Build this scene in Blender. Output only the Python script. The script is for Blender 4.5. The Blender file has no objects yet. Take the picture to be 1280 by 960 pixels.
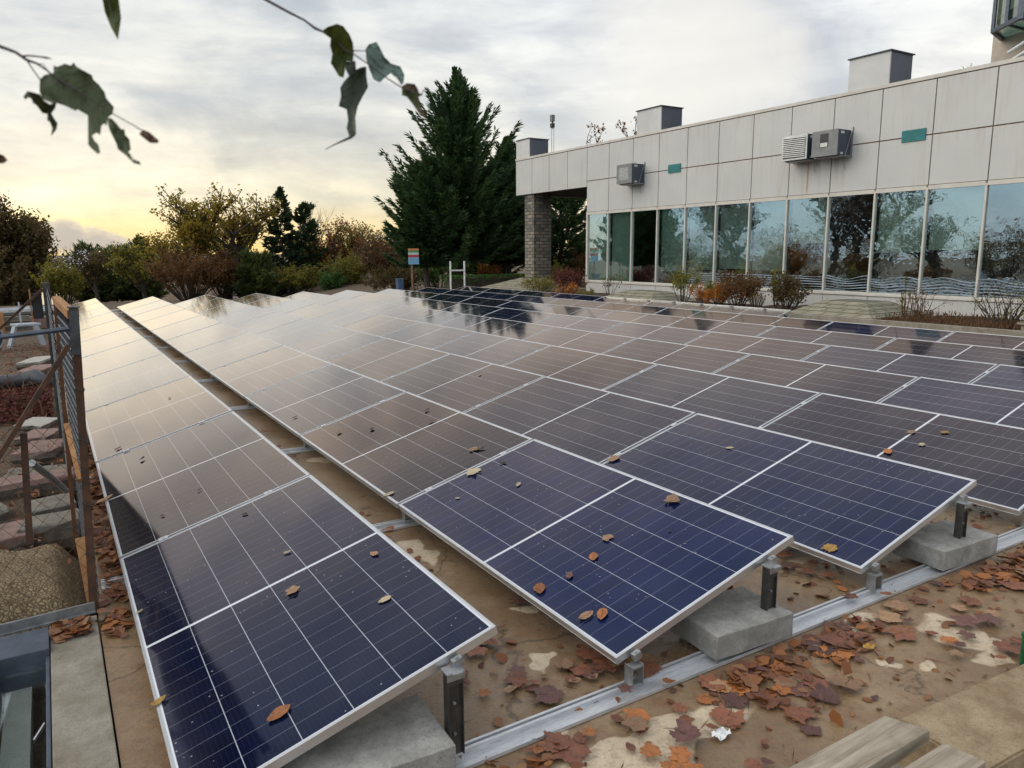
import bpy, bmesh, math, random
from mathutils import Vector, Matrix
R = math.radians
sc = bpy.context.scene
COL = sc.collection
random.seed(7)

# ------------------------------------------------------------------ camera
CAM = Vector((-0.1977, -2.2109, 1.812))
YAW, PITCH, ROLL, FPX = 0.5511, 0.1738, -0.0064, 937.3
fw = Vector((math.sin(YAW)*math.cos(PITCH), math.cos(YAW)*math.cos(PITCH), -math.sin(PITCH)))
r0 = Vector((math.cos(YAW), -math.sin(YAW), 0)); u0 = r0.cross(fw)
cr, sr = math.cos(ROLL), math.sin(ROLL)
rt = cr*r0 + sr*u0; up = -sr*r0 + cr*u0
cam_d = bpy.data.cameras.new('camera'); cam = bpy.data.objects.new('camera', cam_d); COL.objects.link(cam)
cam.matrix_world = Matrix(((rt.x, up.x, -fw.x, CAM.x), (rt.y, up.y, -fw.y, CAM.y), (rt.z, up.z, -fw.z, CAM.z), (0, 0, 0, 1)))
cam_d.sensor_width = 36.0; cam_d.lens = 36.0*FPX/1280.0
cam_d.clip_start = 0.05; cam_d.clip_end = 60000
cam_d.dof.use_dof = True; cam_d.dof.focus_distance = 9.0; cam_d.dof.aperture_fstop = 11
sc.camera = cam

def ray(x, y): return fw + (x-640)/FPX*rt + (480-y)/FPX*up
def gz(x, y, z=0.0):
    d = ray(x, y); return CAM + d*((z-CAM.z)/d.z)
def dep(x, y, d): return CAM + ray(x, y)*d

# ------------------------------------------------------------------ render, world, sun, exposure
sc.view_settings.view_transform = 'Standard'; sc.view_settings.look = 'None'
sc.view_settings.exposure = 0.08; sc.view_settings.gamma = 1.0
sc.cycles.use_denoising = True
sc.cycles.max_bounces = 8; sc.cycles.transparent_max_bounces = 24
sc.cycles.sample_clamp_indirect = 6.0

class NT:
    """tiny node expression helper"""
    def __init__(s, tree): s.t = tree
    def n(s, typ, **kw):
        nd = s.t.nodes.new(typ)
        for k, v in kw.items(): setattr(nd, k, v)
        return nd
    def put(s, sock, v):
        if hasattr(v, 'is_output'): s.t.links.new(v, sock)
        elif v is not None:
            if hasattr(sock.default_value, '__len__') and not hasattr(v, '__len__'): v = (v,)*3
            if hasattr(sock.default_value, '__len__') and len(sock.default_value) == 4 and len(v) == 3: v = (*v, 1)
            sock.default_value = v
    def m(s, op, a, b=None, c=None, clamp=False):
        nd = s.n('ShaderNodeMath', operation=op, use_clamp=clamp)
        for i, v in enumerate((a, b, c)):
            if v is not None: s.put(nd.inputs[i], v)
        return nd.outputs[0]
    def mr(s, v, a, b, c=0.0, d=1.0, smooth=False):
        nd = s.n('ShaderNodeMapRange', clamp=True)
        if smooth: nd.interpolation_type = 'SMOOTHSTEP'
        for i, q in enumerate((v, a, b, c, d)): s.put(nd.inputs[i], q)
        return nd.outputs[0]
    def mix(s, f, a, b, blend='MIX'):
        nd = s.n('ShaderNodeMix', data_type='RGBA', blend_type=blend)
        s.put(nd.inputs[0], f); s.put(nd.inputs[6], a); s.put(nd.inputs[7], b)
        return nd.outputs[2]
    def noise(s, vec, scale, detail=4, rough=.55, dist=0.0, dim='3D'):
        nd = s.n('ShaderNodeTexNoise', noise_dimensions=dim)
        if vec is not None: s.put(nd.inputs['Vector'], vec)
        nd.inputs['Scale'].default_value = scale; nd.inputs['Detail'].default_value = detail
        nd.inputs['Roughness'].default_value = rough; nd.inputs['Distortion'].default_value = dist
        return nd.outputs['Fac']
    def mapv(s, vec, sx, sy, sz, loc=(0, 0, 0)):
        nd = s.n('ShaderNodeMapping'); s.put(nd.inputs[0], vec)
        nd.inputs['Scale'].default_value = (sx, sy, sz); nd.inputs['Location'].default_value = loc
        return nd.outputs[0]
    def ramp(s, f, stops):
        nd = s.n('ShaderNodeValToRGB'); cr_ = nd.color_ramp
        while len(cr_.elements) < len(stops): cr_.elements.new(.5)
        for e, (p, c) in zip(cr_.elements, stops):
            e.position = p; e.color = (*c, 1)
        s.put(nd.inputs[0], f); return nd.outputs[0]
    def sep(s, v):
        nd = s.n('ShaderNodeSeparateXYZ'); s.put(nd.inputs[0], v); return nd.outputs
    def comb(s, x, y, z):
        nd = s.n('ShaderNodeCombineXYZ')
        for i, v in enumerate((x, y, z)): s.put(nd.inputs[i], v)
        return nd.outputs[0]

SUN_AZ, SUN_EL = -58.0, 30.0
world = bpy.data.worlds.new('World'); sc.world = world; world.use_nodes = True
wt = world.node_tree; wt.nodes.clear(); W_ = NT(wt)
tc = W_.n('ShaderNodeTexCoord'); dirv = tc.outputs['Generated']
dx, dy, dz = W_.sep(dirv)
sky = W_.n('ShaderNodeTexSky', sky_type='NISHITA', sun_disc=False)
sky.sun_elevation = R(SUN_EL); sky.sun_rotation = R(SUN_AZ); sky.air_density = 1.2; sky.dust_density = 2.0
az = W_.m('MULTIPLY', W_.m('ARCTAN2', dx, dy), 57.2958)          # degrees, 0 = +Y, positive to +X
el = W_.m('MULTIPLY', W_.m('ARCSINE', dz), 57.2958)
elw = W_.m('ADD', el, W_.m('MULTIPLY', W_.m('SUBTRACT', W_.noise(W_.comb(W_.m('MULTIPLY', az, .035), W_.m('MULTIPLY', el, .28), 0.0), 1.0, 5, .6), .5), 3.6))
eln = W_.m('DIVIDE', W_.m('MAXIMUM', elw, 0.0), 90.0)
warm = W_.ramp(eln, [(0, (1.10, .78, .32)), (2.0/90, (1.10, .86, .46)), (3.8/90, (1.0, .90, .66)), (6.2/90, (.84, .79, .66)), (10/90, (.73, .73, .69)), (17/90, (.63, .665, .685)), (40/90, (.58, .60, .62)), (1, (1.25, 1.3, 1.38))])
cool = W_.ramp(eln, [(0, (.90, .74, .46)), (4/90, (.84, .78, .62)), (9/90, (.78, .79, .765)), (15/90, (.68, .71, .745)), (24/90, (.55, .59, .64)), (45/90, (.60, .64, .68)), (1, (1.25, 1.3, 1.38))])
west = W_.ramp(eln, [(0, (.44, .50, .55)), (3/90, (.40, .52, .62)), (9/90, (.50, .66, .76)), (20/90, (.70, .76, .80)), (45/90, (.75, .77, .78)), (1, (1.25, 1.3, 1.38))])
wf = W_.mr(az, 14.0, 42.0, 1.0, 0.0, True)
base = W_.mix(wf, cool, warm)
base = W_.mix(W_.mr(az, -22.0, -46.0, 0.0, 1.0, True), base, west)
# cloud structure: flat streaks and blobs
streak = W_.noise(W_.comb(W_.m('MULTIPLY', az, .05), W_.m('MULTIPLY', el, .42), 3.0), 1.0, 6, .58, .4)
blob = W_.noise(W_.comb(W_.m('MULTIPLY', az, .075), W_.m('MULTIPLY', el, .15), 9.3), 1.0, 5, .55, .6)
base = W_.mix(1.0, base, W_.comb(*[W_.mr(streak, .28, .72, a_, b_) for a_, b_ in ((.86, 1.13), (.87, 1.12), (.90, 1.09))]), 'MULTIPLY')
base = W_.mix(1.0, base, W_.comb(*[W_.mr(blob, .36, .64, a_, b_, True) for a_, b_ in ((.86, 1.24), (.885, 1.21), (.925, 1.165))]), 'MULTIPLY')
fine = W_.noise(W_.comb(W_.m('MULTIPLY', az, .16), W_.m('MULTIPLY', el, .5), 4.1), 1.0, 6, .6, .25)
base = W_.mix(1.0, base, W_.comb(*[W_.mr(fine, .36, .64, a_, b_, True) for a_, b_ in ((.94, 1.08), (.94, 1.075), (.955, 1.06))]), 'MULTIPLY')
# bright thin patch above the roof
pa = W_.m('MULTIPLY', W_.m('SUBTRACT', az, 43.5), 1/8.0); pe = W_.m('MULTIPLY', W_.m('SUBTRACT', el, 13.5), 1/6.5)
pd = W_.m('SQRT', W_.m('ADD', W_.m('MULTIPLY', pa, pa), W_.m('MULTIPLY', pe, pe)))
pd = W_.m('ADD', pd, W_.m('MULTIPLY', W_.m('SUBTRACT', blob, .5), 2.2))
base = W_.mix(W_.mr(pd, 1.2, .25, 0, .75, True), base, (.98, .94, .86))
# low cumulus bank on the left horizon
ca = W_.m('SUBTRACT', az, 1.7); cn = W_.noise(W_.comb(W_.m('MULTIPLY', az, .55), W_.m('MULTIPLY', el, .8), 1.0), 1.0, 6, .6)
ctop = W_.m('ADD', W_.m('MULTIPLY', W_.m('MULTIPLY', ca, ca), -.11), W_.m('ADD', 1.0, W_.m('MULTIPLY', cn, 2.6)))
cmask = W_.m('MULTIPLY', W_.mr(W_.m('SUBTRACT', ctop, el), -.05, .25), W_.mr(el, -.1, .5))
ccol = W_.mix(W_.mr(W_.m('SUBTRACT', ctop, el), 0.0, .9), (.86, .76, .58), (.50, .48, .47))
base = W_.mix(W_.m('MULTIPLY', cmask, .85), base, ccol)
# the open, brighter half of the sky beside and behind the camera
side = W_.m('MULTIPLY', W_.mr(dx, -.25, -.8, 0, 1, True), W_.mr(el, 8, 28, 0, 1, True))
back = W_.m('MULTIPLY', W_.mr(dy, .1, -.5, 0, 1, True), W_.mr(el, 4, 30, 0, 1, True))
boost = W_.m('ADD', 1.0, W_.m('ADD', W_.m('MULTIPLY', side, 1.15), W_.m('MULTIPLY', back, .25)))
base = W_.mix(1.0, base, boost, 'MULTIPLY')
# what is below the horizon
base = W_.mix(W_.mr(el, -.6, -3.0), base, (.10, .09, .08))
scaled = W_.mix(1.0, base, (10.0, 10.0, 10.0), 'MULTIPLY')
final = W_.mix(.94, sky.outputs[0], scaled)
bg = W_.n('ShaderNodeBackground'); wt.links.new(final, bg.inputs[0]); bg.inputs[1].default_value = 0.1
wo = W_.n('ShaderNodeOutputWorld'); wt.links.new(bg.outputs[0], wo.inputs[0])

sun_d = bpy.data.lights.new('sun', 'SUN'); sun = bpy.data.objects.new('sun', sun_d); COL.objects.link(sun)
sun_d.energy = 1.1; sun_d.angle = R(48); sun_d.color = (1.0, .86, .68)
sd = Vector((math.sin(R(SUN_AZ))*math.cos(R(SUN_EL)), math.cos(R(SUN_AZ))*math.cos(R(SUN_EL)), math.sin(R(SUN_EL))))
sun.rotation_euler = sd.to_track_quat('Z', 'Y').to_euler()

# ------------------------------------------------------------------ helpers: meshes and objects
class MB:
    def __init__(s): s.v = []; s.f = []; s.mi = []; s.cur = 0
    def quad(s, *pts):
        b = len(s.v); s.v += [tuple(p) for p in pts]; s.f.append(tuple(range(b, b+len(pts)))); s.mi.append(s.cur)
    def box(s, a, b, rz=0.0, piv=None):
        x0, y0, z0 = a; x1, y1, z1 = b
        P = [Vector((x, y, z)) for z in (z0, z1) for x, y in ((x0, y0), (x1, y0), (x1, y1), (x0, y1))]
        if rz:
            c = Vector(piv) if piv else Vector(((x0+x1)/2, (y0+y1)/2, 0)); c.z = 0
            M = Matrix.Rotation(rz, 3, 'Z'); P = [M @ (p-c) + c for p in P]
        s.hexa(P)
    def hexa(s, P):
        b = len(s.v); s.v += [tuple(p) for p in P]
        for f in ((3, 2, 1, 0), (4, 5, 6, 7), (0, 1, 5, 4), (1, 2, 6, 5), (2, 3, 7, 6), (3, 0, 4, 7)):
            s.f.append(tuple(b+i for i in f)); s.mi.append(s.cur)
    def bar(s, p, q, w, h, upv=(0, 0, 1)):
        p, q = Vector(p), Vector(q); d = (q-p).normalized(); upv = Vector(upv)
        if abs(d.dot(upv)) > .98: upv = Vector((1, 0, 0))
        a = d.cross(upv).normalized(); b = a.cross(d).normalized(); a *= w/2; b *= h/2
        s.hexa([p-a-b, p+a-b, q+a-b, q-a-b, p-a+b, p+a+b, q+a+b, q-a+b])
    def tube(s, pts, rad, n=6, cap=True):
        pts = [Vector(p) for p in pts]
        if not hasattr(rad, '__len__'): rad = [rad]*len(pts)
        b = len(s.v); prev = None
        for i, p in enumerate(pts):
            d = (pts[min(i+1, len(pts)-1)] - pts[max(i-1, 0)])
            d = d.normalized() if d.length > 1e-9 else Vector((0, 0, 1))
            if prev is None:
                a = d.cross(Vector((0, 0, 1)) if abs(d.z) < .9 else Vector((1, 0, 0))).normalized()
            else:
                a = prev - d*prev.dot(d); a = a.normalized() if a.length > 1e-6 else d.orthogonal().normalized()
            prev = a; c = d.cross(a)
            for k in range(n):
                t = 2*math.pi*k/n; s.v.append(tuple(p + (a*math.cos(t) + c*math.sin(t))*rad[i]))
        for i in range(len(pts)-1):
            for k in range(n):
                k2 = (k+1) % n
                s.f.append((b+i*n+k, b+i*n+k2, b+(i+1)*n+k2, b+(i+1)*n+k)); s.mi.append(s.cur)
        if cap:
            s.f.append(tuple(b+k for k in reversed(range(n)))); s.mi.append(s.cur)
            e = b+(len(pts)-1)*n; s.f.append(tuple(e+k for k in range(n))); s.mi.append(s.cur)
    def prism(s, poly, z0, z1):
        n = len(poly); b = len(s.v)
        s.v += [(x, y, z0) for x, y in poly] + [(x, y, z1) for x, y in poly]
        s.f.append(tuple(b+i for i in reversed(range(n)))); s.mi.append(s.cur)
        s.f.append(tuple(b+n+i for i in range(n))); s.mi.append(s.cur)
        for i in range(n):
            j = (i+1) % n; s.f.append((b+i, b+j, b+n+j, b+n+i)); s.mi.append(s.cur)
    def build(s, name, mats, parent=None, loc=None, smooth=False, bevel=0.0, autosmooth=False):
        me = bpy.data.meshes.new(name)
        o_ = Vector(loc) if loc is not None else Vector((0, 0, 0))
        me.from_pydata([tuple(Vector(v)-o_) for v in s.v], [], s.f)
        if not isinstance(mats, (list, tuple)): mats = [mats]
        for m_ in mats: me.materials.append(m_)
        me.polygons.foreach_set('material_index', s.mi)
        if smooth: me.polygons.foreach_set('use_smooth', [True]*len(me.polygons))
        me.update()
        o = bpy.data.objects.new(name, me); COL.objects.link(o)
        if parent is not None:
            o.parent = parent
        elif loc is not None: o.location = loc
        if bevel:
            bm = bmesh.new(); bm.from_mesh(me)
            bmesh.ops.remove_doubles(bm, verts=bm.verts, dist=1e-6)
            bmesh.ops.bevel(bm, geom=list(bm.edges), offset=bevel, segments=2, affect='EDGES', profile=.6)
            bm.to_mesh(me); bm.free()
        return o

def tag(o, label, cat, group=None):
    o['label'] = label; o['category'] = cat
    if group: o['group'] = group
    return o
def struct(o, kind='structure'):
    o['kind'] = kind; return o
ORG = {}
def thing(name, label, cat, loc=(0, 0, 0), group=None):
    o = bpy.data.objects.new(name, None); COL.objects.link(o); o.location = loc; o.empty_display_size = .1
    ORG[o] = Vector(loc)
    return tag(o, label, cat, group)
def part(mb, name, mats, root, **kw):
    """a part whose vertices were given in world space, under root (an Empty without rotation)"""
    base = ORG[root]; mb.v = [tuple(Vector(v)-base) for v in mb.v]
    o = mb.build(name, mats, None, **kw); o.parent = root; ORG[o] = base
    return o
def sub(mb, name, mats, par, **kw): return part(mb, name, mats, par, **kw)
def copy_tree(o, parent=None):
    c = o.copy(); COL.objects.link(c); c.parent = parent
    for ch in list(o.children): copy_tree(ch, c)
    return c

# ------------------------------------------------------------------ materials
def newmat(name):
    m_ = bpy.data.materials.new(name); m_.use_nodes = True; t = m_.node_tree; t.nodes.clear()
    n = NT(t); out = n.n('ShaderNodeOutputMaterial'); b = n.n('ShaderNodeBsdfPrincipled')
    t.links.new(b.outputs[0], out.inputs[0]); return m_, n, b, out
def bump(n, b, h, strength=.3, dist=.01):
    bp = n.n('ShaderNodeBump'); bp.inputs['Strength'].default_value = strength; bp.inputs['Distance'].default_value = dist
    n.put(bp.inputs['Height'], h); n.t.links.new(bp.outputs[0], b.inputs['Normal'])
def pos(n): return n.n('ShaderNodeNewGeometry').outputs['Position']
def simple(name, c1, c2=None, rough=.7, scale=8, metal=0.0, bmp=.0, bscale=None, stretch=(1, 1, 1), r2=None, lo=.35, hi=.65, spec=None):
    m_, n, b, _ = newmat(name); p = n.mapv(pos(n), *stretch)
    f = n.noise(p, scale, 6, .62)
    n.put(b.inputs['Base Color'], n.mix(n.mr(f, lo, hi), c1, c2 if c2 else tuple(x*.75 for x in c1)))
    b.inputs['Metallic'].default_value = metal
    if r2 is not None: n.put(b.inputs['Roughness'], n.mr(f, lo, hi, rough, r2))
    else: b.inputs['Roughness'].default_value = rough
    if spec is not None: b.inputs['Specular IOR Level'].default_value = spec
    if bmp: bump(n, b, n.noise(p, bscale or scale*4, 6, .65), bmp, .01)
    return m_
M = {}
M['alu'] = simple('aluminium', (.66, .67, .69), (.50, .51, .53), .36, 14, .45, .05, stretch=(1, 6, 6), r2=.5)
M['frame'] = simple('panel_frame', (.70, .71, .73), (.60, .61, .62), .36, 9, .85, 0)
M['galv'] = simple('galvanised', (.40, .41, .42), (.26, .27, .28), .5, 18, .8, .06)
M['dark_post'] = simple('post_metal', (.11, .105, .10), (.065, .062, .06), .5, 16, .7, .08)
M['rust'] = simple('rust', (.105, .048, .025), (.045, .028, .02), .85, 14, .1, .35, 60)
M['rustlath'] = simple('rust_lath', (.17, .065, .022), (.085, .036, .018), .8, 10, 0, .3, 50)
M['wood_raw'] = simple('raw_wood', (.40, .21, .085), (.26, .11, .04), .8, 9, 0, .25, 40, (1, 1, .25))
M['steel_blue'] = simple('painted_steel', (.085, .105, .145), (.055, .07, .095), .45, 12, .3, .06)
M['grey_steel'] = simple('grey_steel', (.10, .108, .12), (.045, .048, .055), .5, 16, .5, .1)
M['white_plastic'] = simple('white_plastic', (.34, .36, .40), (.24, .26, .29), .5, 6)
M['black_plastic'] = simple('black_plastic', (.018, .018, .02), (.03, .03, .032), .5, 6)
M['white_paint'] = simple('white_paint', (.74, .74, .72), (.58, .58, .56), .55, 5)
M['brownpole'] = simple('brown_pole', (.24, .12, .075), (.16, .08, .05), .7, 9)
M['bluepole'] = simple('blue_bin', (.05, .10, .20), (.035, .07, .15), .5, 9)
M['teal'] = simple('teal_panel', (.012, .20, .20), (.010, .13, .135), .55, 7, 0, .05)
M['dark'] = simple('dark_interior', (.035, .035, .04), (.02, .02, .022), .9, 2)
M['joint'] = simple('joint_seal', (.26, .16, .095), (.15, .095, .06), .9, 3)
M['acgrey'] = simple('ac_grey', (.20, .205, .205), (.145, .15, .155), .5, 5, .1)
M['acdark'] = simple('ac_slate', (.055, .07, .095), (.04, .052, .07), .5, 5, .1)
M['acwhite'] = simple('ac_louvre', (.62, .62, .60), (.48, .48, .46), .5, 6)
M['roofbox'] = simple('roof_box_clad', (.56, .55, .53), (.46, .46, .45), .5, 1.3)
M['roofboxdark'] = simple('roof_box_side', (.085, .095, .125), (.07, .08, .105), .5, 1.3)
M['soil'] = simple('bed_soil', (.075, .032, .018), (.03, .016, .011), .95, 9, 0, .6, 40)
M['redbrick'] = simple('red_stone', (.25, .15, .125), (.14, .095, .085), .9, 12, 0, .4, 45)
M['whitestone'] = simple('pale_stone', (.29, .275, .25), (.36, .33, .29), .9, 12, 0, .4, 45)
M['stone_edge'] = simple('broken_stone', (.13, .105, .085), (.06, .048, .04), .95, 14, 0, .6, 40)
M['greystone'] = simple('grey_stone', (.20, .18, .145), (.10, .09, .075), .9, 9, 0, .5, 40)
M['bark'] = simple('bark', (.075, .055, .042), (.032, .025, .02), .95, 14, 0, .5, 50, (1, 1, .3))
M['birchbark'] = simple('birch_bark', (.10, .085, .075), (.05, .042, .036), .9, 12, 0, .3)
M['twig'] = simple('twig_bark', (.055, .032, .035), (.035, .02, .022), .6, 80)
M['sea'] = simple('sea_water', (.10, .12, .14), (.08, .10, .12), .10, .002, spec=.2)
M['hill'] = simple('far_hills', (.10, .125, .145), (.075, .095, .115), .95, .02)
M['green_plastic'] = simple('green_plastic', (.01, .12, .045), (.008, .08, .03), .5, 20)
M['paper'] = simple('paper_scrap', (.80, .80, .80), (.62, .62, .63), .8, 60)
M['black_pipe'] = simple('black_hose', (.02, .022, .03), (.035, .038, .05), .45, 20)
M['tile_wave'] = simple('white_film', (.30, .36, .42), (.22, .28, .34), .6, 4)
M['blind'] = simple('roller_blind', (.66, .68, .62), (.58, .60, .55), .9, 1.2, stretch=(1, 1, 3))
M['brownroom'] = simple('room_brown', (.16, .09, .06), (.06, .04, .03), .9, 1.1)
M['mull'] = simple('mullion_paint', (.56, .53, .47), (.48, .45, .40), .5, 3)
M['caps'] = simple('cap_clad', (.56, .53, .48), (.46, .43, .38), .5, 2)
M['towerclad'] = simple('tower_clad', (.50, .43, .36), (.42, .36, .30), .7, 1.5, stretch=(1, 1, 3))
M['signblue'] = simple('sign_blue', (.20, .42, .62), (.17, .37, .56), .5, 5)
M['signorange'] = simple('sign_orange', (.55, .22, .09), (.5, .2, .08), .5, 5)
M['signgreen'] = simple('sign_green', (.05, .32, .10), (.04, .28, .09), .5, 5)
M['signred'] = simple('sign_red', (.50, .05, .05), (.45, .05, .05), .5, 5)
M['signwhite'] = simple('sign_pale', (.5, .6, .62), (.45, .55, .57), .5, 5)

def concrete(name, c1, c2, scale=3.0, rough=.9):
    m_, n, b, _ = newmat(name); p = pos(n)
    f = n.noise(p, scale, 8, .65); g = n.noise(p, scale*22, 4, .7)
    col = n.mix(n.mr(f, .32, .68), c1, c2)
    col = n.mix(n.mr(n.noise(p, scale*5, 6, .7), .48, .7, 0, .5), col, tuple(x*.8 for x in c2)); col = n.mix(n.mr(g, .52, .70, 0, .6), col, tuple(x*.45 for x in c2))
    n.put(b.inputs['Base Color'], col); b.inputs['Roughness'].default_value = rough
    bump(n, b, n.m('ADD', n.noise(p, scale*30, 5, .7), n.m('MULTIPLY', f, .8)), .45, .008)
    return m_
M['conc'] = concrete('ballast_concrete', (.40, .39, .36), (.19, .185, .17), 7)
M['kerbconc'] = concrete('kerb_concrete', (.29, .27, .225), (.165, .14, .10), 5)
M['ledge'] = concrete('ledge_concrete', (.36, .28, .175), (.19, .125, .065), 7)
M['palestrip'] = concrete('strip_concrete', (.74, .73, .70), (.62, .61, .58), 6)

def terrace_mat():
    m_, n, b, _ = newmat('wet_terrace'); p = pos(n)
    px, py, pz = n.sep(p)
    f = n.noise(p, 1.1, 8, .62); f2 = n.noise(p, 6.0, 6, .65); f3 = n.noise(p, 60.0, 4, .7)
    wet = n.mix(n.mr(f, .32, .68), (.138, .084, .044), (.305, .212, .122))
    wet = n.mix(n.mr(f2, .46, .66, 0, .6), wet, (.165, .080, .030))
    dry = n.mix(n.mr(f2, .3, .7), (.60, .49, .35), (.47, .375, .26))
    # dry patches: named puddle-edge shapes plus a sparse noise
    wob = n.m('MULTIPLY', n.m('SUBTRACT', n.noise(p, 4.5, 3, .5), .5), .42)
    mask = None
    wc = n.n('ShaderNodeTexNoise'); wc.inputs['Scale'].default_value = 4.2; wc.inputs['Detail'].default_value = 2.5; wc.inputs['Roughness'].default_value = .45; n.put(wc.inputs['Vector'], p)
    wx_, wy_, wz_ = n.sep(wc.outputs['Color'])
    px = n.m('ADD', px, n.m('MULTIPLY', n.m('SUBTRACT', wx_, .5), .42)); py2 = n.m('ADD', py, n.m('MULTIPLY', n.m('SUBTRACT', wy_, .5), .36))
    for qx, qy, rx, ry in DRY:
        a = n.m('DIVIDE', n.m('SUBTRACT', px, qx), rx); c = n.m('DIVIDE', n.m('SUBTRACT', py2, qy), ry)
        d = n.m('SQRT', n.m('ADD', n.m('MULTIPLY', a, a), n.m('MULTIPLY', c, c)))
        e = n.mr(n.m('ADD', d, n.m('MULTIPLY', wob, 1.0)), 1.06, .9)
        mask = e if mask is None else n.m('MAXIMUM', mask, e)
    sp = n.mr(n.noise(p, .75, 4, .55), .645, .665)
    mask = n.m('MAXIMUM', mask, n.m('MULTIPLY', sp, n.mr(py, .6, 1.2)))
    col = n.mix(n.m('MULTIPLY', mask, .92), wet, dry)
    cv = n.n('ShaderNodeTexVoronoi', feature='DISTANCE_TO_EDGE'); cv.inputs['Scale'].default_value = .55; n.put(cv.inputs['Vector'], n.comb(n.m('ADD', px, n.m('MULTIPLY', f2, .25)), py2, 0.0))
    col = n.mix(n.mr(cv.outputs[0], .006, .0, 0, .75), col, (.035, .024, .016))
    col = n.mix(n.mr(n.noise(p, 19.0, 6, .7), .5, .68, 0, .5), col, (.11, .068, .038))
    col = n.mix(n.mr(f3, .52, .72, 0, .5), col, (.075, .048, .03))
    n.put(b.inputs['Base Color'], col)
    n.put(b.inputs['Roughness'], n.m('ADD', n.mr(f, .35, .7, .20, .50), n.m('MULTIPLY', mask, .3)))
    bump(n, b, n.m('ADD', f3, n.m('MULTIPLY', f2, 1.5)), .4, .008)
    return m_
DRY = []
for (x, y, rx, ry) in ((1075, 772, .16, .09), (1195, 792, .15, .13), (668, 825, .05, .10), (820, 935, .55, .10), (1240, 815, .16, .07), (690, 905, .07, .05), (1105, 700, .0, .0),
                       (870, 720, .12, .06), (520, 690, .10, .22), (650, 765, .07, .05), (1010, 700, .12, .05), (1255, 670, .16, .05), (1140, 830, .10, .05)):
    if rx:
        g = gz(x, y); DRY.append((g.x, g.y, rx, ry))
M['terrace'] = terrace_mat()

def ground_mat():
    m_, n, b, _ = newmat('earth'); p = pos(n)
    f = n.noise(p, 1.3, 8, .65); g = n.noise(p, 14, 6, .7); v = n.noise(p, 55, 3, .7)
    col = n.mix(n.mr(f, .3, .7), (.12, .082, .05), (.065, .042, .027))
    col = n.mix(n.mr(g, .52, .72, 0, .8), col, (.25, .185, .12))
    col = n.mix(n.mr(v, .55, .75, 0, .8), col, (.05, .03, .02))
    n.put(b.inputs['Base Color'], col); b.inputs['Roughness'].default_value = .97
    bump(n, b, n.m('ADD', g, v), .8, .03)
    return m_
M['earth'] = ground_mat()

def jute_mat():
    m_, n, b, _ = newmat('netted_earth'); p = pos(n)
    nv = n.n('ShaderNodeTexVoronoi', feature='DISTANCE_TO_EDGE'); nv.inputs['Scale'].default_value = 52
    wv = n.n('ShaderNodeVectorMath', operation='ADD'); nt_ = n.n('ShaderNodeTexNoise'); nt_.inputs['Scale'].default_value = 18; n.put(nt_.inputs['Vector'], p)
    n.put(wv.inputs[0], p); sc2 = n.n('ShaderNodeVectorMath', operation='SCALE'); n.put(sc2.inputs[0], nt_.outputs['Color']); sc2.inputs['Scale'].default_value = .05; n.put(wv.inputs[1], sc2.outputs[0])
    n.put(nv.inputs['Vector'], wv.outputs[0])
    cell = n.mr(nv.outputs[0], .0, .22)
    f = n.noise(p, 5, 6, .6)
    col = n.mix(n.mr(f, .3, .7), (.36, .28, .16), (.20, .145, .08))
    col = n.mix(cell, (.095, .06, .032), col)
    n.put(b.inputs['Base Color'], col); b.inputs['Roughness'].default_value = .95
    bump(n, b, cell, .6, .012); return m_
M['jute'] = jute_mat()

def wood_grey():
    m_, n, b, _ = newmat('weathered_board'); tcn = n.n('ShaderNodeTexCoord').outputs['Object']
    f = n.noise(n.mapv(tcn, 2.2, 34, 34), 1.0, 6, .65, .6); g = n.noise(tcn, 12, 5, .6)
    col = n.mix(n.mr(f, .3, .7), (.42, .36, .28), (.16, .125, .09))
    col = n.mix(n.mr(g, .55, .75, 0, .55), col, (.12, .10, .07))
    n.put(b.inputs['Base Color'], col); b.inputs['Roughness'].default_value = .85
    bump(n, b, f, .5, .006); return m_
M['board'] = wood_grey()

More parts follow.
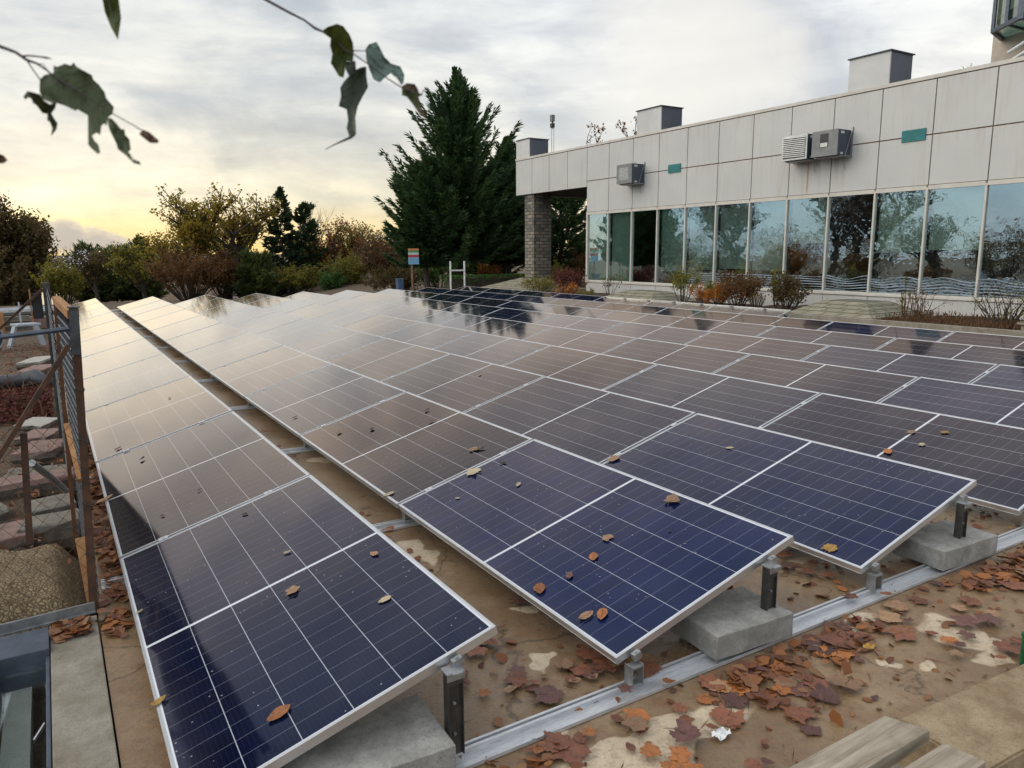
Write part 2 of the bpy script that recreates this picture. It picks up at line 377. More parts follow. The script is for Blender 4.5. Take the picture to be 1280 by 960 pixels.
def clad_mat():
    """pale composite cladding with rain streaks and rusty drips from the joints"""
    m_, n, b, _ = newmat('facade_cladding'); p = pos(n); px, py, pz = n.sep(p)
    f = n.noise(p, .8, 6, .6)
    st = n.noise(n.comb(0.0, n.m('MULTIPLY', py, 5.5), n.m('MULTIPLY', pz, .45)), 1.0, 5, .6)
    rnd = n.n('ShaderNodeNewGeometry').outputs['Random Per Island']
    col = n.mix(n.mr(f, .3, .7), (.50, .495, .475), (.445, .44, .425))
    col = n.mix(n.m('MULTIPLY', rnd, .22), col, (.47, .46, .445))
    col = n.mix(n.mr(st, .54, .74, 0, .40), col, (.37, .32, .26))
    # drip under the joint lines
    fr = n.m('FRACT', n.m('DIVIDE', n.m('SUBTRACT', 5.77, pz), 1.27))
    drip = n.m('MULTIPLY', n.mr(fr, .32, 0, 0, 1), n.mr(n.noise(n.comb(0.0, n.m('MULTIPLY', py, 9), n.m('MULTIPLY', pz, .3)), 1.0, 4, .6), .5, .72))
    col = n.mix(n.m('MULTIPLY', drip, .40), col, (.36, .24, .14))
    dr = n.m('MULTIPLY', n.mr(n.m('ABSOLUTE', n.m('SUBTRACT', py, n.m('ADD', 11.72, n.m('MULTIPLY', n.m('SUBTRACT', f, .5), .08)))), .035, .012), n.m('MULTIPLY', n.mr(pz, 4.3, 4.2), n.mr(pz, 3.3, 3.5)))
    col = n.mix(n.m('MULTIPLY', dr, .75), col, (.30, .17, .06))
    so = n.m('MULTIPLY', n.m('MULTIPLY', n.mr(n.m('ABSOLUTE', n.m('SUBTRACT', py, 11.2)), 1.1, .4), n.mr(pz, 3.4, 4.3)), n.m('MULTIPLY', n.mr(pz, 4.6, 4.3), n.mr(st, .4, .65)))
    col = n.mix(n.m('MULTIPLY', so, .55), col, (.22, .17, .12))
    n.put(b.inputs['Base Color'], col); b.inputs['Roughness'].default_value = .42
    return m_
M['clad'] = clad_mat()

def stone_mat(name, sx, sz, c1, c2, c3, axis='mix'):
    m_, n, b, _ = newmat(name); p = pos(n); px, py, pz = n.sep(p)
    br = n.n('ShaderNodeTexBrick'); br.offset = .5
    n.put(br.inputs['Vector'], n.comb(n.m('MULTIPLY', n.m('ADD', px, py), sx), n.m('MULTIPLY', pz, sz), 0.0))
    br.inputs['Scale'].default_value = 1.0; br.inputs['Mortar Size'].default_value = .03; br.inputs['Brick Width'].default_value = .5; br.inputs['Row Height'].default_value = .25
    n.put(br.inputs['Color1'], c1); n.put(br.inputs['Color2'], c2); n.put(br.inputs['Mortar'], tuple(x*.45 for x in c2))
    f = n.noise(p, 4, 6, .65)
    col = n.mix(n.mr(f, .45, .7, 0, .75), br.outputs[0], c3)
    n.put(b.inputs['Base Color'], col); b.inputs['Roughness'].default_value = .9
    bump(n, b, n.m('ADD', br.outputs['Fac'], f), .4, .02); return m_
M['pillarstone'] = stone_mat('pillar_stone', 1.15, 1.75, (.30, .25, .19), (.10, .092, .082), (.17, .16, .135))
M['pyrstone'] = stone_mat('slab_stone', 1.1, 3.2, (.29, .265, .195), (.215, .195, .14), (.14, .135, .095))

def leafmat(name, cols, rough=.55, trans=.35, spec=.3):
    """foliage: tone differs leaf by leaf, thin enough for light to come through"""
    m_, n, b, out = newmat(name); rnd = n.n('ShaderNodeNewGeometry').outputs['Random Per Island']
    st = [(i/(max(1, len(cols)-1)), c) for i, c in enumerate(cols)]
    col = n.ramp(rnd, st)
    n.put(b.inputs['Base Color'], col); b.inputs['Roughness'].default_value = rough; b.inputs['Specular IOR Level'].default_value = spec
    tr = n.n('ShaderNodeBsdfTranslucent'); n.put(tr.inputs[0], n.mix(1.0, col, (1.6, 1.5, .9), 'MULTIPLY'))
    mx = n.n('ShaderNodeMixShader'); mx.inputs[0].default_value = trans
    n.t.links.new(b.outputs[0], mx.inputs[1]); n.t.links.new(tr.outputs[0], mx.inputs[2]); n.t.links.new(mx.outputs[0], out.inputs[0])
    return m_
M['needle'] = leafmat('cypress_sprays', [(.018, .042, .016), (.038, .080, .030), (.065, .115, .042), (.028, .060, .026)], .6, .2)
M['needle2'] = leafmat('pine_needles', [(.035, .055, .018), (.065, .090, .028), (.10, .115, .04), (.05, .07, .025)], .6, .3)
M['spruce'] = leafmat('spruce_needles', [(.018, .038, .020), (.03, .055, .026), (.05, .07, .03)], .6, .2)
M['golden'] = leafmat('golden_leaves', [(.24, .18, .03), (.17, .17, .035), (.32, .19, .03), (.12, .13, .03)], .55, .55)
M['russet'] = leafmat('russet_leaves', [(.20, .075, .03), (.28, .11, .035), (.14, .065, .03), (.24, .14, .045)], .6, .5)
M['brownleaf'] = leafmat('brown_leaves', [(.12, .055, .022), (.16, .075, .028), (.075, .04, .02), (.14, .085, .03)], .65, .35)
M['olive'] = leafmat('olive_leaves', [(.13, .135, .03), (.20, .17, .035), (.10, .115, .03), (.26, .20, .045)], .55, .5)
M['darkleaf'] = leafmat('dark_leaves', [(.05, .045, .018), (.08, .06, .022), (.11, .065, .022), (.04, .045, .018)], .6, .35)
M['green'] = leafmat('green_leaves', [(.03, .075, .018), (.05, .11, .022), (.075, .13, .03)], .5, .35)
M['yellowgreen'] = leafmat('yellow_green_leaves', [(.14, .15, .03), (.22, .18, .035), (.09, .13, .03)], .5, .4)
M['orange'] = leafmat('orange_leaves', [(.36, .14, .02), (.28, .09, .018), (.42, .20, .03)], .6, .35)
M['maroon'] = leafmat('maroon_leaves', [(.10, .028, .022), (.14, .04, .028), (.06, .022, .02)], .6, .3)
M['drystem'] = leafmat('dry_stems', [(.115, .055, .025), (.075, .036, .02), (.15, .085, .04), (.05, .027, .016)], .8, .2)
M['redvine'] = leafmat('red_creeper', [(.085, .022, .02), (.12, .034, .026), (.055, .018, .018), (.14, .05, .035)], .7, .2)
M['litter'] = leafmat('litter_leaves', [(.22, .078, .032), (.13, .052, .034), (.32, .125, .04), (.09, .042, .03), (.24, .125, .06), (.16, .06, .03)], .6, .1)
def fallen_mat(name, c1, c2, dark):
    """dead leaf: mottled, darker between the veins, slightly damp"""
    m_, n, b, out = newmat(name); tcn = n.n('ShaderNodeTexCoord').outputs['Object']; oi = n.n('ShaderNodeObjectInfo').outputs['Random']
    v = n.n('ShaderNodeVectorMath', operation='ADD'); n.put(v.inputs[0], tcn); n.put(v.inputs[1], n.comb(n.m('MULTIPLY', oi, 40.0), 0.0, 0.0))
    f = n.noise(v.outputs[0], 3.2, 6, .65); col = n.mix(n.mr(f, .35, .65), c1, c2)
    col = n.mix(n.mr(n.noise(v.outputs[0], 8.0, 4, .6), .52, .68, 0, .75), col, dark)
    col = n.mix(1.0, col, n.comb(*[n.mr(oi, 0, 1, .65, 1.2)]*3), 'MULTIPLY')
    n.put(b.inputs['Base Color'], col); n.put(b.inputs['Roughness'], n.mr(f, .3, .7, .42, .75)); bump(n, b, f, .3, .05); return m_
GL = {
    'russet': fallen_mat('leaf_russet', (.24, .085, .040), (.16, .062, .036), (.075, .034, .024)),
    'maroon': fallen_mat('leaf_maroon', (.105, .043, .036), (.14, .064, .050), (.05, .026, .023)),
    'orange': fallen_mat('leaf_orange', (.40, .145, .035), (.29, .10, .03), (.14, .055, .028)),
    'yellow': fallen_mat('leaf_yellow', (.40, .24, .04), (.32, .17, .035), (.16, .08, .03)),
    'tan': fallen_mat('leaf_tan', (.34, .20, .105), (.26, .145, .08), (.14, .085, .055)),
    'pale': fallen_mat('leaf_pale', (.48, .40, .26), (.40, .32, .20), (.22, .16, .1)),
    'black': fallen_mat('leaf_black', (.02, .015, .014), (.03, .02, .018), (.012, .01, .01)),
}

# solar glass: 6 columns, two halves of 12 half cells, white gaps, under clear glass
PL, PW, TILT = 2.278, 1.134, R(15.61)
def solar_mat():
    m_, n, b, out = newmat('solar_cells'); tcn = n.n('ShaderNodeTexCoord').outputs['Object']
    x, y, z = n.sep(tcn)
    geo = n.n('ShaderNodeNewGeometry'); oi = n.n('ShaderNodeObjectInfo')
    mx = .018; pit = (PW-2*mx)/6
    fx = n.m('FRACT', n.m('DIVIDE', n.m('SUBTRACT', x, mx), pit))
    ex = n.m('MULTIPLY', n.m('MINIMUM', fx, n.m('SUBTRACT', 1.0, fx)), pit)          # distance to the column gap, metres
    lx = n.m('LESS_THAN', ex, .0015)
    half = (PL/2 - .018 - .009); ph = half/12
    ya = n.m('ABSOLUTE', n.m('SUBTRACT', y, PL/2)); yb = n.m('SUBTRACT', ya, .009)
    fy = n.m('FRACT', n.m('DIVIDE', yb, ph)); ey = n.m('MULTIPLY', n.m('MINIMUM', fy, n.m('SUBTRACT', 1.0, fy)), ph)
    ly = n.m('LESS_THAN', ey, .0010)
    mid = n.m('LESS_THAN', yb, 0.0)
    edge = n.m('MAXIMUM', n.m('GREATER_THAN', n.m('ABSOLUTE', n.m('SUBTRACT', x, PW/2)), PW/2-mx), n.m('GREATER_THAN', ya, PL/2-.018))
    fb = n.m('FRACT', n.m('DIVIDE', n.m('SUBTRACT', x, mx), pit/10)); eb = n.m('MINIMUM', fb, n.m('SUBTRACT', 1.0, fb))
    bus = n.m('MULTIPLY', n.m('LESS_THAN', eb, .022), .16)
    ci = n.comb(n.m('FLOOR', n.m('DIVIDE', n.m('SUBTRACT', x, mx), pit)), n.m('FLOOR', n.m('DIVIDE', y, ph)), n.m('MULTIPLY', oi.outputs['Random'], 97.0))
    wn = n.n('ShaderNodeTexWhiteNoise'); n.put(wn.inputs['Vector'], ci)
    cell = n.mix(wn.outputs['Value'], (.0004, .0058, .036), (.0008, .0085, .052))
    tone = n.sep(oi.outputs['Color'])[0]; cell = n.mix(tone, cell, (.0022, .0023, .0070))
    col = n.mix(bus, cell, (.10, .11, .15))
    col = n.mix(n.m('MULTIPLY', ly, .34), col, (.36, .38, .44))
    col = n.mix(n.m('MULTIPLY', lx, .80), col, (.46, .49, .54))
    col = n.mix(n.m('MAXIMUM', mid, edge), col, (.60, .62, .66))
    p = geo.outputs['Position']
    dust = n.noise(p, 2.4, 6, .65); dd = n.noise(p, 40, 3, .6)
    low = n.mr(x, .16, .015, 0, 1)
    dl = n.m('ADD', n.mr(dust, .38, .75, .002, .020), n.m('MULTIPLY', low, .035))
    col = n.mix(dl, col, (.30, .27, .24))
    vo = n.n('ShaderNodeTexVoronoi'); n.put(vo.inputs['Vector'], p); vo.inputs['Scale'].default_value = 24
    spot = n.m('MULTIPLY', n.m('LESS_THAN', vo.outputs['Distance'], .09), n.m('GREATER_THAN', n.noise(p, 3.1, 2), .54))
    col = n.mix(n.m('MULTIPLY', spot, .5), col, (.45, .45, .46))
    n.put(b.inputs['Base Color'], col); b.inputs['Roughness'].default_value = .6; b.inputs['Specular IOR Level'].default_value = .0
    gl = n.n('ShaderNodeBsdfGlossy'); fr = n.n('ShaderNodeFresnel'); fr.inputs[0].default_value = 1.5; n.put(gl.inputs[0], n.ramp(fr.outputs[0], [(.05, (.52, .66, .96)), (.10, (.86, .79, .80)), (.20, (1.0, .80, .66)), (.34, (1.0, .90, .79)), (.6, (1.0, .96, .90))])); n.put(gl.inputs['Roughness'], n.mr(dust, .35, .75, .05, .10))
    pv = n.n('ShaderNodeTexWhiteNoise', noise_dimensions='1D'); n.put(pv.inputs['W'], n.m('MULTIPLY', oi.outputs['Random'], 531.0))
    tint = gl.inputs[0].links[0].from_socket; n.t.links.new(n.mix(1.0, tint, n.mix(pv.outputs['Value'], (.93, .96, 1.02), (1.05, .99, .94)), 'MULTIPLY'), gl.inputs[0])
    mxs = n.n('ShaderNodeMixShader'); n.put(mxs.inputs[0], n.mr(fr.outputs[0], .037, .54, 0.0, .98))
    n.t.links.new(b.outputs[0], mxs.inputs[1]); n.t.links.new(gl.outputs[0], mxs.inputs[2]); n.t.links.new(mxs.outputs[0], out.inputs[0])
    return m_
M['solar'] = solar_mat()

def pane_mat():
    m_, n, b, out = newmat('tinted_pane'); p = pos(n)
    tr = n.n('ShaderNodeBsdfTransparent'); n.put(tr.inputs[0], (.88, .96, .925))
    gl = n.n('ShaderNodeBsdfGlossy'); n.put(gl.inputs[0], (.80, .93, 1.0)); gl.inputs['Roughness'].default_value = .0
    bp = n.n('ShaderNodeBump'); bp.inputs['Strength'].default_value = .075; bp.inputs['Distance'].default_value = .02
    n.put(bp.inputs['Height'], n.noise(n.mapv(p, 1, 1, 1.5), 2.8, 2, .45)); n.t.links.new(bp.outputs[0], gl.inputs['Normal'])
    lw = n.n('ShaderNodeLayerWeight'); lw.inputs[0].default_value = .35
    f = n.mr(lw.outputs['Fresnel'], 0, .6, .34, .68)
    mx = n.n('ShaderNodeMixShader'); n.put(mx.inputs[0], f)
    n.t.links.new(tr.outputs[0], mx.inputs[1]); n.t.links.new(gl.outputs[0], mx.inputs[2]); n.t.links.new(mx.outputs[0], out.inputs[0])
    return m_
M['pane'] = pane_mat()
def glass2(name, tint, lo, hi, rough=.02):
    m_, n, b, out = newmat(name)
    tr = n.n('ShaderNodeBsdfTransparent'); n.put(tr.inputs[0], tint)
    gl = n.n('ShaderNodeBsdfGlossy'); gl.inputs['Roughness'].default_value = rough
    lw = n.n('ShaderNodeLayerWeight'); lw.inputs[0].default_value = .4
    mx = n.n('ShaderNodeMixShader'); n.put(mx.inputs[0], n.mr(lw.outputs['Fresnel'], 0, .6, lo, hi))
    n.t.links.new(tr.outputs[0], mx.inputs[1]); n.t.links.new(gl.outputs[0], mx.inputs[2]); n.t.links.new(mx.outputs[0], out.inputs[0])
    return m_
M['skyglass'] = glass2('skylight_glass', (.93, .97, .95), .06, .4)
M['baypane'] = glass2('bay_glass', (.55, .68, .60), .25, .6)

# ================================================================== SETTING
def ground_h(x, y):
    r = math.hypot(x-6, y-12)
    h = -.22
    if x < -.3 and 2.2 < y < 26: h = -.03 - .10*max(0, min(1, (y-16)/8.0))
    if y > 26: h = -.25 - .0125*(min(y, 34)-26) - .05*max(0, y-34)
    if r > 62: h = min(h, -1.6) - ((r-62)/30.0)**1.5*7
    if x < -14 and y > -60 and r < 500 and r > 50: h = -.9 - .004*r
    if x > 16: h = max(h, -.3)
    return max(h, -60.0)
mb = MB()
xs = [-9000, -3000, -900, -400, -220, -140, -100, -75, -55, -40] + [-30+i*1.25 for i in range(23)] + [-1.9+i*.35 for i in range(6)] + [.2, 3, 8, 14, 20, 28, 36, 45, 55, 75, 100, 140, 220, 400, 900, 3000, 9000]
ys = [-9000, -3000, -900, -400, -200, -100, -60, -40, -25, -12, -6, -2, 0, 1.0, 1.8, 2.05, 2.3] + [2.8+i*.6 for i in range(28)] + [20+i*1.5 for i in range(16)] + [46, 52, 60, 70, 82, 100, 130, 180, 260, 400, 900, 3000, 9000]
gr = random.Random(3)
for y in ys:
    for x in xs:
        h = ground_h(x, y)
        if x < -.3 and 2.4 < y < 26 and x > -30: h += gr.uniform(-.03, .02)
        mb.v.append((x, y, h))
nx = len(xs)
for j in range(len(ys)-1):
    for i in range(nx-1):
        mb.f.append((j*nx+i, j*nx+i+1, (j+1)*nx+i+1, (j+1)*nx+i)); mb.mi.append(0)
struct(mb.build('ground', M['earth'], smooth=True))
mb = MB(); mb.quad((-50000, -50000, -42), (50000, -50000, -42), (50000, 50000, -42), (-50000, 50000, -42))
struct(mb.build('sea', M['sea']))
mb = MB(); mb.box((-.135, -6, -.4), (14.8, 26.4, 0.0)); struct(mb.build('terrace', M['terrace']))
# pale kerb slab beside the first row, and the earth bank strip
mb = MB()
mb.box((-.345, -3, -.4), (-.142, 1.93, .010)); struct(mb.build('kerb_slab', M['kerbconc'], bevel=.006))

# ================================================================== SOLAR FIELD
PITCHX, LY, W_CO, HLOW = 1.6659, 2.30, PW*math.cos(TILT), .15
ORD = ['first', 'second', 'third', 'fourth', 'fifth', 'sixth', 'seventh', 'eighth', 'ninth', 'tenth', 'eleventh']
ROWN = ['row beside wire fence', 'second row from wire fence', 'third row from wire fence', 'fourth row from wire fence', 'middle row of all',
        'fourth row from flower bed', 'third row from flower bed', 'second row from flower bed', 'short row beside flower bed']
def panel_proto():
    root = bpy.data.objects.new('solar_panel', None); COL.objects.link(root); root.empty_display_size = .1
    f = MB(); t, w = .035, .011
    f.box((0, 0, -t), (PW, w, 0)); f.box((0, PL-w, -t), (PW, PL, 0))
    f.box((0, w, -t), (w, PL-w, 0)); f.box((PW-w, w, -t), (PW, PL-w, 0))
    o = f.build('frame', M['frame'], bevel=.0012); o.parent = root
    g = MB(); g.box((w-.001, w-.001, -.008), (PW-w+.001, PL-w+.001, -.0025)); o = g.build('cell_glass', M['solar']); o.parent = root
    bk = MB(); bk.box((w, w, -.0125), (PW-w, PL-w, -.0095)); o = bk.build('backsheet', M['white_paint']); o.parent = root
    jb = MB()
    for q in (-.3, 0, .3): jb.box((PW/2+q-.03, PL/2-.045, -.030), (PW/2+q+.03, PL/2+.045, -.0126))
    o = jb.build('junction_box', M['black_plastic']); o.parent = root
    return root
proto = panel_proto(); first = True
prj = random.Random(5)
for r in range(9):
    for k in range(11):
        if r == 8 and k < 4: continue
        o = proto if first else copy_tree(proto); first = False
        o.location = (r*PITCHX, k*LY+.011, HLOW); o.rotation_euler = (prj.gauss(0, .0006), -TILT+prj.gauss(0, .0012), prj.gauss(0, .0004))
        tone = {(0, 0): .66, (1, 0): .0, (2, 0): .30, (1, 1): 1.0, (0, 1): 1.0, (2, 1): .8, (3, 0): .8, (1, 2): .9}.get((r, k), prj.choice((.35, .55, .75, .9)))
        for ch in o.children:
            if ch.name.startswith('cell_glass'): ch.color = (tone, tone, tone, 1)
        look = 'dark blue' if k < 1 else ('dusty grey-blue' if k < 4 else ('pale sky-reflecting' if r < 6 else 'dark reflecting'))
        kk = k if r < 8 else k-4
        tag(o, f"{look} solar panel, {ORD[kk]} from the near end, {ROWN[r]}", 'solar panel', 'tilted solar panels in parallel rows on the terrace')

def hi_x(s): return s*math.cos(TILT)
def hi_z(s): return HLOW + s*math.sin(TILT)
# mounting rails: one under each seam, across all rows
BLK = [(.30, .86), (2.17, 2.69), (3.93, 4.46)]
for k in range(12):
    y = k*LY + (.0 if 0 < k < 11 else (-.022 if k == 0 else .012))
    lab = 'aluminium mounting rail along the near ends of the panel rows, among fallen leaves' if k == 0 else (
          f"aluminium cross rail under the {ORD[k-1]} panel joint from the near end" if k < 11 else 'aluminium cross rail under the far ends of the panel rows')
    root = thing('mounting_rail', lab, 'rail', (0, y, 0), 'aluminium rails under the panel joints')
    x1 = 15.0
    m = MB()
    m.box((-.10, y-.070, .003), (x1, y+.035, .008))           # base flange
    m.box((-.10, y+.005, .008), (x1, y+.009, .027)); m.box((-.10, y+.031, .008), (x1, y+.035, .027))   # channel walls
    m.box((-.10, y-.001, .0275), (x1, y+.013, .030)); m.box((-.10, y+.027, .0275), (x1, y+.039, .030))   # lips
    m.box((-.10, y-.070, .008), (x1, y-.066, .018))
    part(m, 'rail', M['alu'], root)
    for r in range(9):
        if r == 8 and k < 4: continue
        if k > 6 and r > 2: continue
        X = r*PITCHX
        pb = MB(); s = .93; px = X+hi_x(s); top = hi_z(s)-.040
        pb.box((px-.030, y-.020, .031), (px-.026, y+.020, top)); pb.box((px+.026, y-.020, .031), (px+.030, y+.020, top)); pb.box((px-.026, y-.008, .031), (px+.026, y-.004, top-.01))
        pb.box((px-.025, y-.0195, top-.05), (px+.025, y-.0085, top-.002))
        post = part(pb, 'post', M['dark_post'], root)
        if k == 0:
            bb = MB(); bb.tube([(px-.005, y-.018, .12), (px-.005, y-.0085, .12)], .006, 8); bb.tube([(px-.005, y-.018, .24), (px-.005, y-.0085, .24)], .006, 8)
            sub(bb, 'bolt', M['galv'], post)
        hb = MB(); hx = px-.005
        hb.box((hx-.035, y-.030, top+.001), (hx+.035, y+.024, top+.006)); hb.box((hx-.035, y-.035, top-.022), (hx+.035, y-.031, top+.006))
        hb.box((hx-.02, y-.052, top+.0), (hx+.02, y-.0355, top+.012))
        part(hb, 'bracket', M['galv'], root)
        lb = MB(); lx = X+.07
        lb.box((lx-.03, y-.028, .0305), (lx-.026, y+.024, HLOW-.030)); lb.box((lx+.026, y-.028, .0305), (lx+.03, y+.024, HLOW-.026)); lb.box((lx-.0255, y-.020, .0305), (lx+.0255, y+.012, .037))
        lb.box((lx-.026, y-.026, HLOW-.040), (lx+.026, y+.020, HLOW-.034))
        part(lb, 'bracket', M['galv'], root)
        if k <= 6:
            for s in (.085, .945) if k == 0 else (.24, .86):
                cb = MB(); cx, cz = X+hi_x(s), hi_z(s)
                n_ = Vector((-math.sin(TILT), 0, math.cos(TILT))); t_ = Vector((math.cos(TILT), 0, math.sin(TILT))); c = Vector((cx, y, cz))
                if k == 0:
                    c = c - n_*.012; c.y = -.012
                    P = [c + t_*a + Vector((0, b_, 0)) + n_*d for d in (-.030, .0015) for a, b_ in ((-.019, -.014), (.019, -.014), (.019, .0105), (-.019, .0105))]
                    cb.hexa(P); cb.tube([c+n_*.0015+Vector((0, -.004, 0)), c+n_*.007+Vector((0, -.004, 0))], .0055, 6)
                else:
                    P = [c + t_*a + Vector((0, b_, 0)) + n_*d for d in (.0006, .004) for a, b_ in ((-.025, -.019), (.025, -.019), (.025, .019), (-.025, .019))]
                    cb.hexa(P); cb.tube([c+n_*.004, c+n_*.009], .006, 6)
                part(cb, 'clamp', M['alu'] if k else M['galv'], root)

# concrete ballast blocks on the front rail
def block(x0, x1, y0, y1, z0, z1, rz, label, name='ballast_block'):
    c = ((x0+x1)/2, (y0+y1)/2, z0)
    bm = bmesh.new(); bmesh.ops.create_cube(bm, size=1.0)
    for v in bm.verts: v.co = Vector((v.co.x*(x1-x0), v.co.y*(y1-y0), (v.co.z+.5)*(z1-z0)))
    bmesh.ops.bevel(bm, geom=list(bm.edges), offset=.004, segments=1, affect='EDGES')
    bmesh.ops.subdivide_edges(bm, edges=[e for e in bm.edges if e.calc_length() > .05], cuts=11, use_grid_fill=True)
    rr = random.Random(int(x0*100)); 
    from mathutils import noise as mn
    for v in bm.verts:
        d = mn.noise_vector(v.co*9.0+Vector((x0*7, 0, 0)))*.0030 + mn.noise_vector(v.co*40.0)*.0016
        v.co += d
    me = bpy.data.meshes.new(name); bm.to_mesh(me); bm.free(); me.materials.append(M['conc'])
    o = bpy.data.objects.new(name, me); COL.objects.link(o); o.location = c; o.rotation_euler = (0, 0, rz)
    tag(o, label, 'concrete block', 'concrete blocks weighing down the front rail'); return o
block(.31, .855, -.115, .235, .031, .148, R(-3), 'grey concrete ballast block under the near end of the row beside the wire fence')
block(2.165, 2.635, -.105, .225, .031, .148, R(-4), 'grey concrete ballast block under the near end of the second row of panels')
block(3.94, 4.46, -.115, .20, .031, .148, R(-3), 'grey concrete ballast block under the near end of the third row of panels')
block(5.70, 6.20, -.11, .21, .031, .148, R(-2), 'grey concrete ballast block under the near end of the fourth row of panels')

# ================================================================== BUILDING
BAY = 1.345; Y0B = 21.76
bld = thing('office_building', 'single-storey building clad in pale square panels with a band of tinted windows', 'building', (18, 5, 0))
NB = 20; YE = Y0B-NB*BAY
FX = 18.0
m = MB()
for i in range(NB):
    ya, yb = Y0B-i*BAY, Y0B-(i+1)*BAY
    m.box((FX, yb+.014, 4.520), (FX+.04, ya-.014, 5.750)); m.box((FX, yb+.014, 3.345), (FX+.04, ya-.014, 4.490))
for i in range(4):
    ya, yb = Y0B+5.19-i*1.2975, Y0B+5.19-(i+1)*1.2975
    m.box((FX, yb+.014, 4.30), (FX+.04, ya-.014, 5.750))
for i in range(3):   # end face of the canopy
    m.box((FX+.05+i*1.4, Y0B+5.19-.04, 4.30), (FX+1.44+i*1.4, Y0B+5.192, 5.758))
part(m, 'cladding', M['clad'], bld)
m = MB(); m.box((FX+.03, YE, 3.32), (FX+.25, Y0B, 5.77)); m.box((FX+.03, Y0B+.002, 4.31), (FX+.25, Y0B+5.14, 5.77))
m.box((FX+.02, Y0B-.02, .0), (FX+.3, Y0B+.004, 3.32))
part(m, 'wall', M['joint'], bld)
m = MB(); m.box((FX-.015, YE, 5.772), (FX+.35, Y0B+5.20, 5.86)); part(m, 'coping', M['caps'], bld, bevel=.006)
m = MB(); m.box((FX+.25, YE, 5.60), (FX+12, Y0B+5.1, 5.80)); m.box((FX+.26, Y0B+.01, 4.33), (FX+4.2, Y0B+5.0, 4.36)); part(m, 'roof', M['dark'], bld)
m = MB()
for i in range(NB): m.box((FX+.0, Y0B-(i+1)*BAY+.008, .0), (FX+.12, Y0B-i*BAY-.008, .62))
part(m, 'plinth', M['clad'], bld)
m = MB(); m.box((FX+.03, YE, .0), (FX+.25, Y0B-.03, .63)); part(m, 'plinth_backing', M['joint'], bld)
m = MB(); m.box((FX-.03, YE, .635), (FX+.2, Y0B, .70)); part(m, 'sill', M['caps'], bld, bevel=.005)
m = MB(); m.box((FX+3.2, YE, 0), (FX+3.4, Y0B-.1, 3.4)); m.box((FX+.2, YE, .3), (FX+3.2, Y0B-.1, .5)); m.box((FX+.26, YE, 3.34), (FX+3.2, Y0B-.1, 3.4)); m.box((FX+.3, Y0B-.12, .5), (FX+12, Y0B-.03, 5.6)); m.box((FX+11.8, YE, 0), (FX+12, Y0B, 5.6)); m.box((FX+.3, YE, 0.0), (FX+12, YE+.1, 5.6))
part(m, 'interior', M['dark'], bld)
blind_h = [.0, .0, None, .16, .19, .21, .2, .50, None, .40, .42, None, .35, None, .3, .2, .5, .4, .4, .4]
for i in range(NB):
    ya, yb = Y0B-i*BAY, Y0B-(i+1)*BAY; z0, z1 = .70, 3.28
    f = MB(); w = .045
    f.box((FX-.035, yb-w/2, z0), (FX+.07, yb+w/2, z1)); f.box((FX-.03, yb+w/2, z1-.05), (FX+.07, ya-w/2, z1+.05)); f.box((FX-.02, yb+w/2, z0), (FX+.07, ya-w/2, z0+.03))
    if i == 0: f.box((FX-.035, ya-.11, z0), (FX+.07, ya-w/2-.001, z1-.051))
    fo = part(f, 'window', M['mull'], bld)
    g = MB(); jx = .003*math.sin(i*2.3); jy = .002*math.sin(i*5.1)
    g.hexa([Vector(p) for p in ((FX+.015+jx, yb+w/2, z0+.03), (FX+.021+jx, yb+w/2, z0+.03), (FX+.021-jx, ya-w/2, z0+.03), (FX+.015-jx, ya-w/2, z0+.03), (FX+.015+jx+jy, yb+w/2, z1-.05), (FX+.021+jx+jy, yb+w/2, z1-.05), (FX+.021-jx+jy, ya-w/2, z1-.05), (FX+.015-jx+jy, ya-w/2, z1-.05))])
    sub(g, 'pane', M['pane'], fo)
    if i < 15 and blind_h[i] is not None:
        b_ = MB(); zb = z0+.03+(z1-z0)*blind_h[i]
        b_.box((FX+.16, yb+.05, zb), (FX+.165, ya-.05, z1-.05)); b_.tube([(FX+.162, yb+.05, zb), (FX+.162, ya-.05, zb)], .016, 8)
        sub(b_, 'blind', M['blind'], fo)
    if 4 <= i < 16:
        d = MB(); wr = random.Random(i); n_l = 6; ph = wr.uniform(0, 6); amp = .0 if i < 8 else .045
        for q in range(n_l):
            zc = z0+.05+q*.068; NS = 14
            for s in range(NS):
                u0, u1 = s/NS, (s+1)/NS
                def zz(u): return zc + amp*(q/n_l+.25)*math.sin(ph*0+2*math.pi*(u*1.0+.15*q/n_l)+i*1.7) + .004*math.sin(9*u+q)
                def hh(u): return .017+.008*math.sin(5*u+q*1.3+i)
                y0_, y1_ = ya-w/2-(ya-yb-w)*u0, ya-w/2-(ya-yb-w)*u1
                d.quad((FX+.006, y0_, zz(u0)), (FX+.006, y1_, zz(u1)), (FX+.006, y1_, zz(u1)+hh(u1)), (FX+.006, y0_, zz(u0)+hh(u0)))
        sub(d, 'wave_film', M['tile_wave'], fo)
# brown cupboards standing inside behind the half-drawn blinds
m = MB(); m.box((FX+1.4, Y0B-8*BAY, .5), (FX+2.2, Y0B-7.1*BAY, 2.1)); m.box((FX+1.2, Y0B-10*BAY, .5), (FX+2.0, Y0B-9.2*BAY, 1.7)); part(m, 'cupboard', M['brownroom'], bld)
# stone pillar under the canopy
m = MB(); m.box((18.12, 25.70, .2), (19.05, 26.42, 4.33)); part(m, 'pillar', M['pillarstone'], bld, bevel=.01)
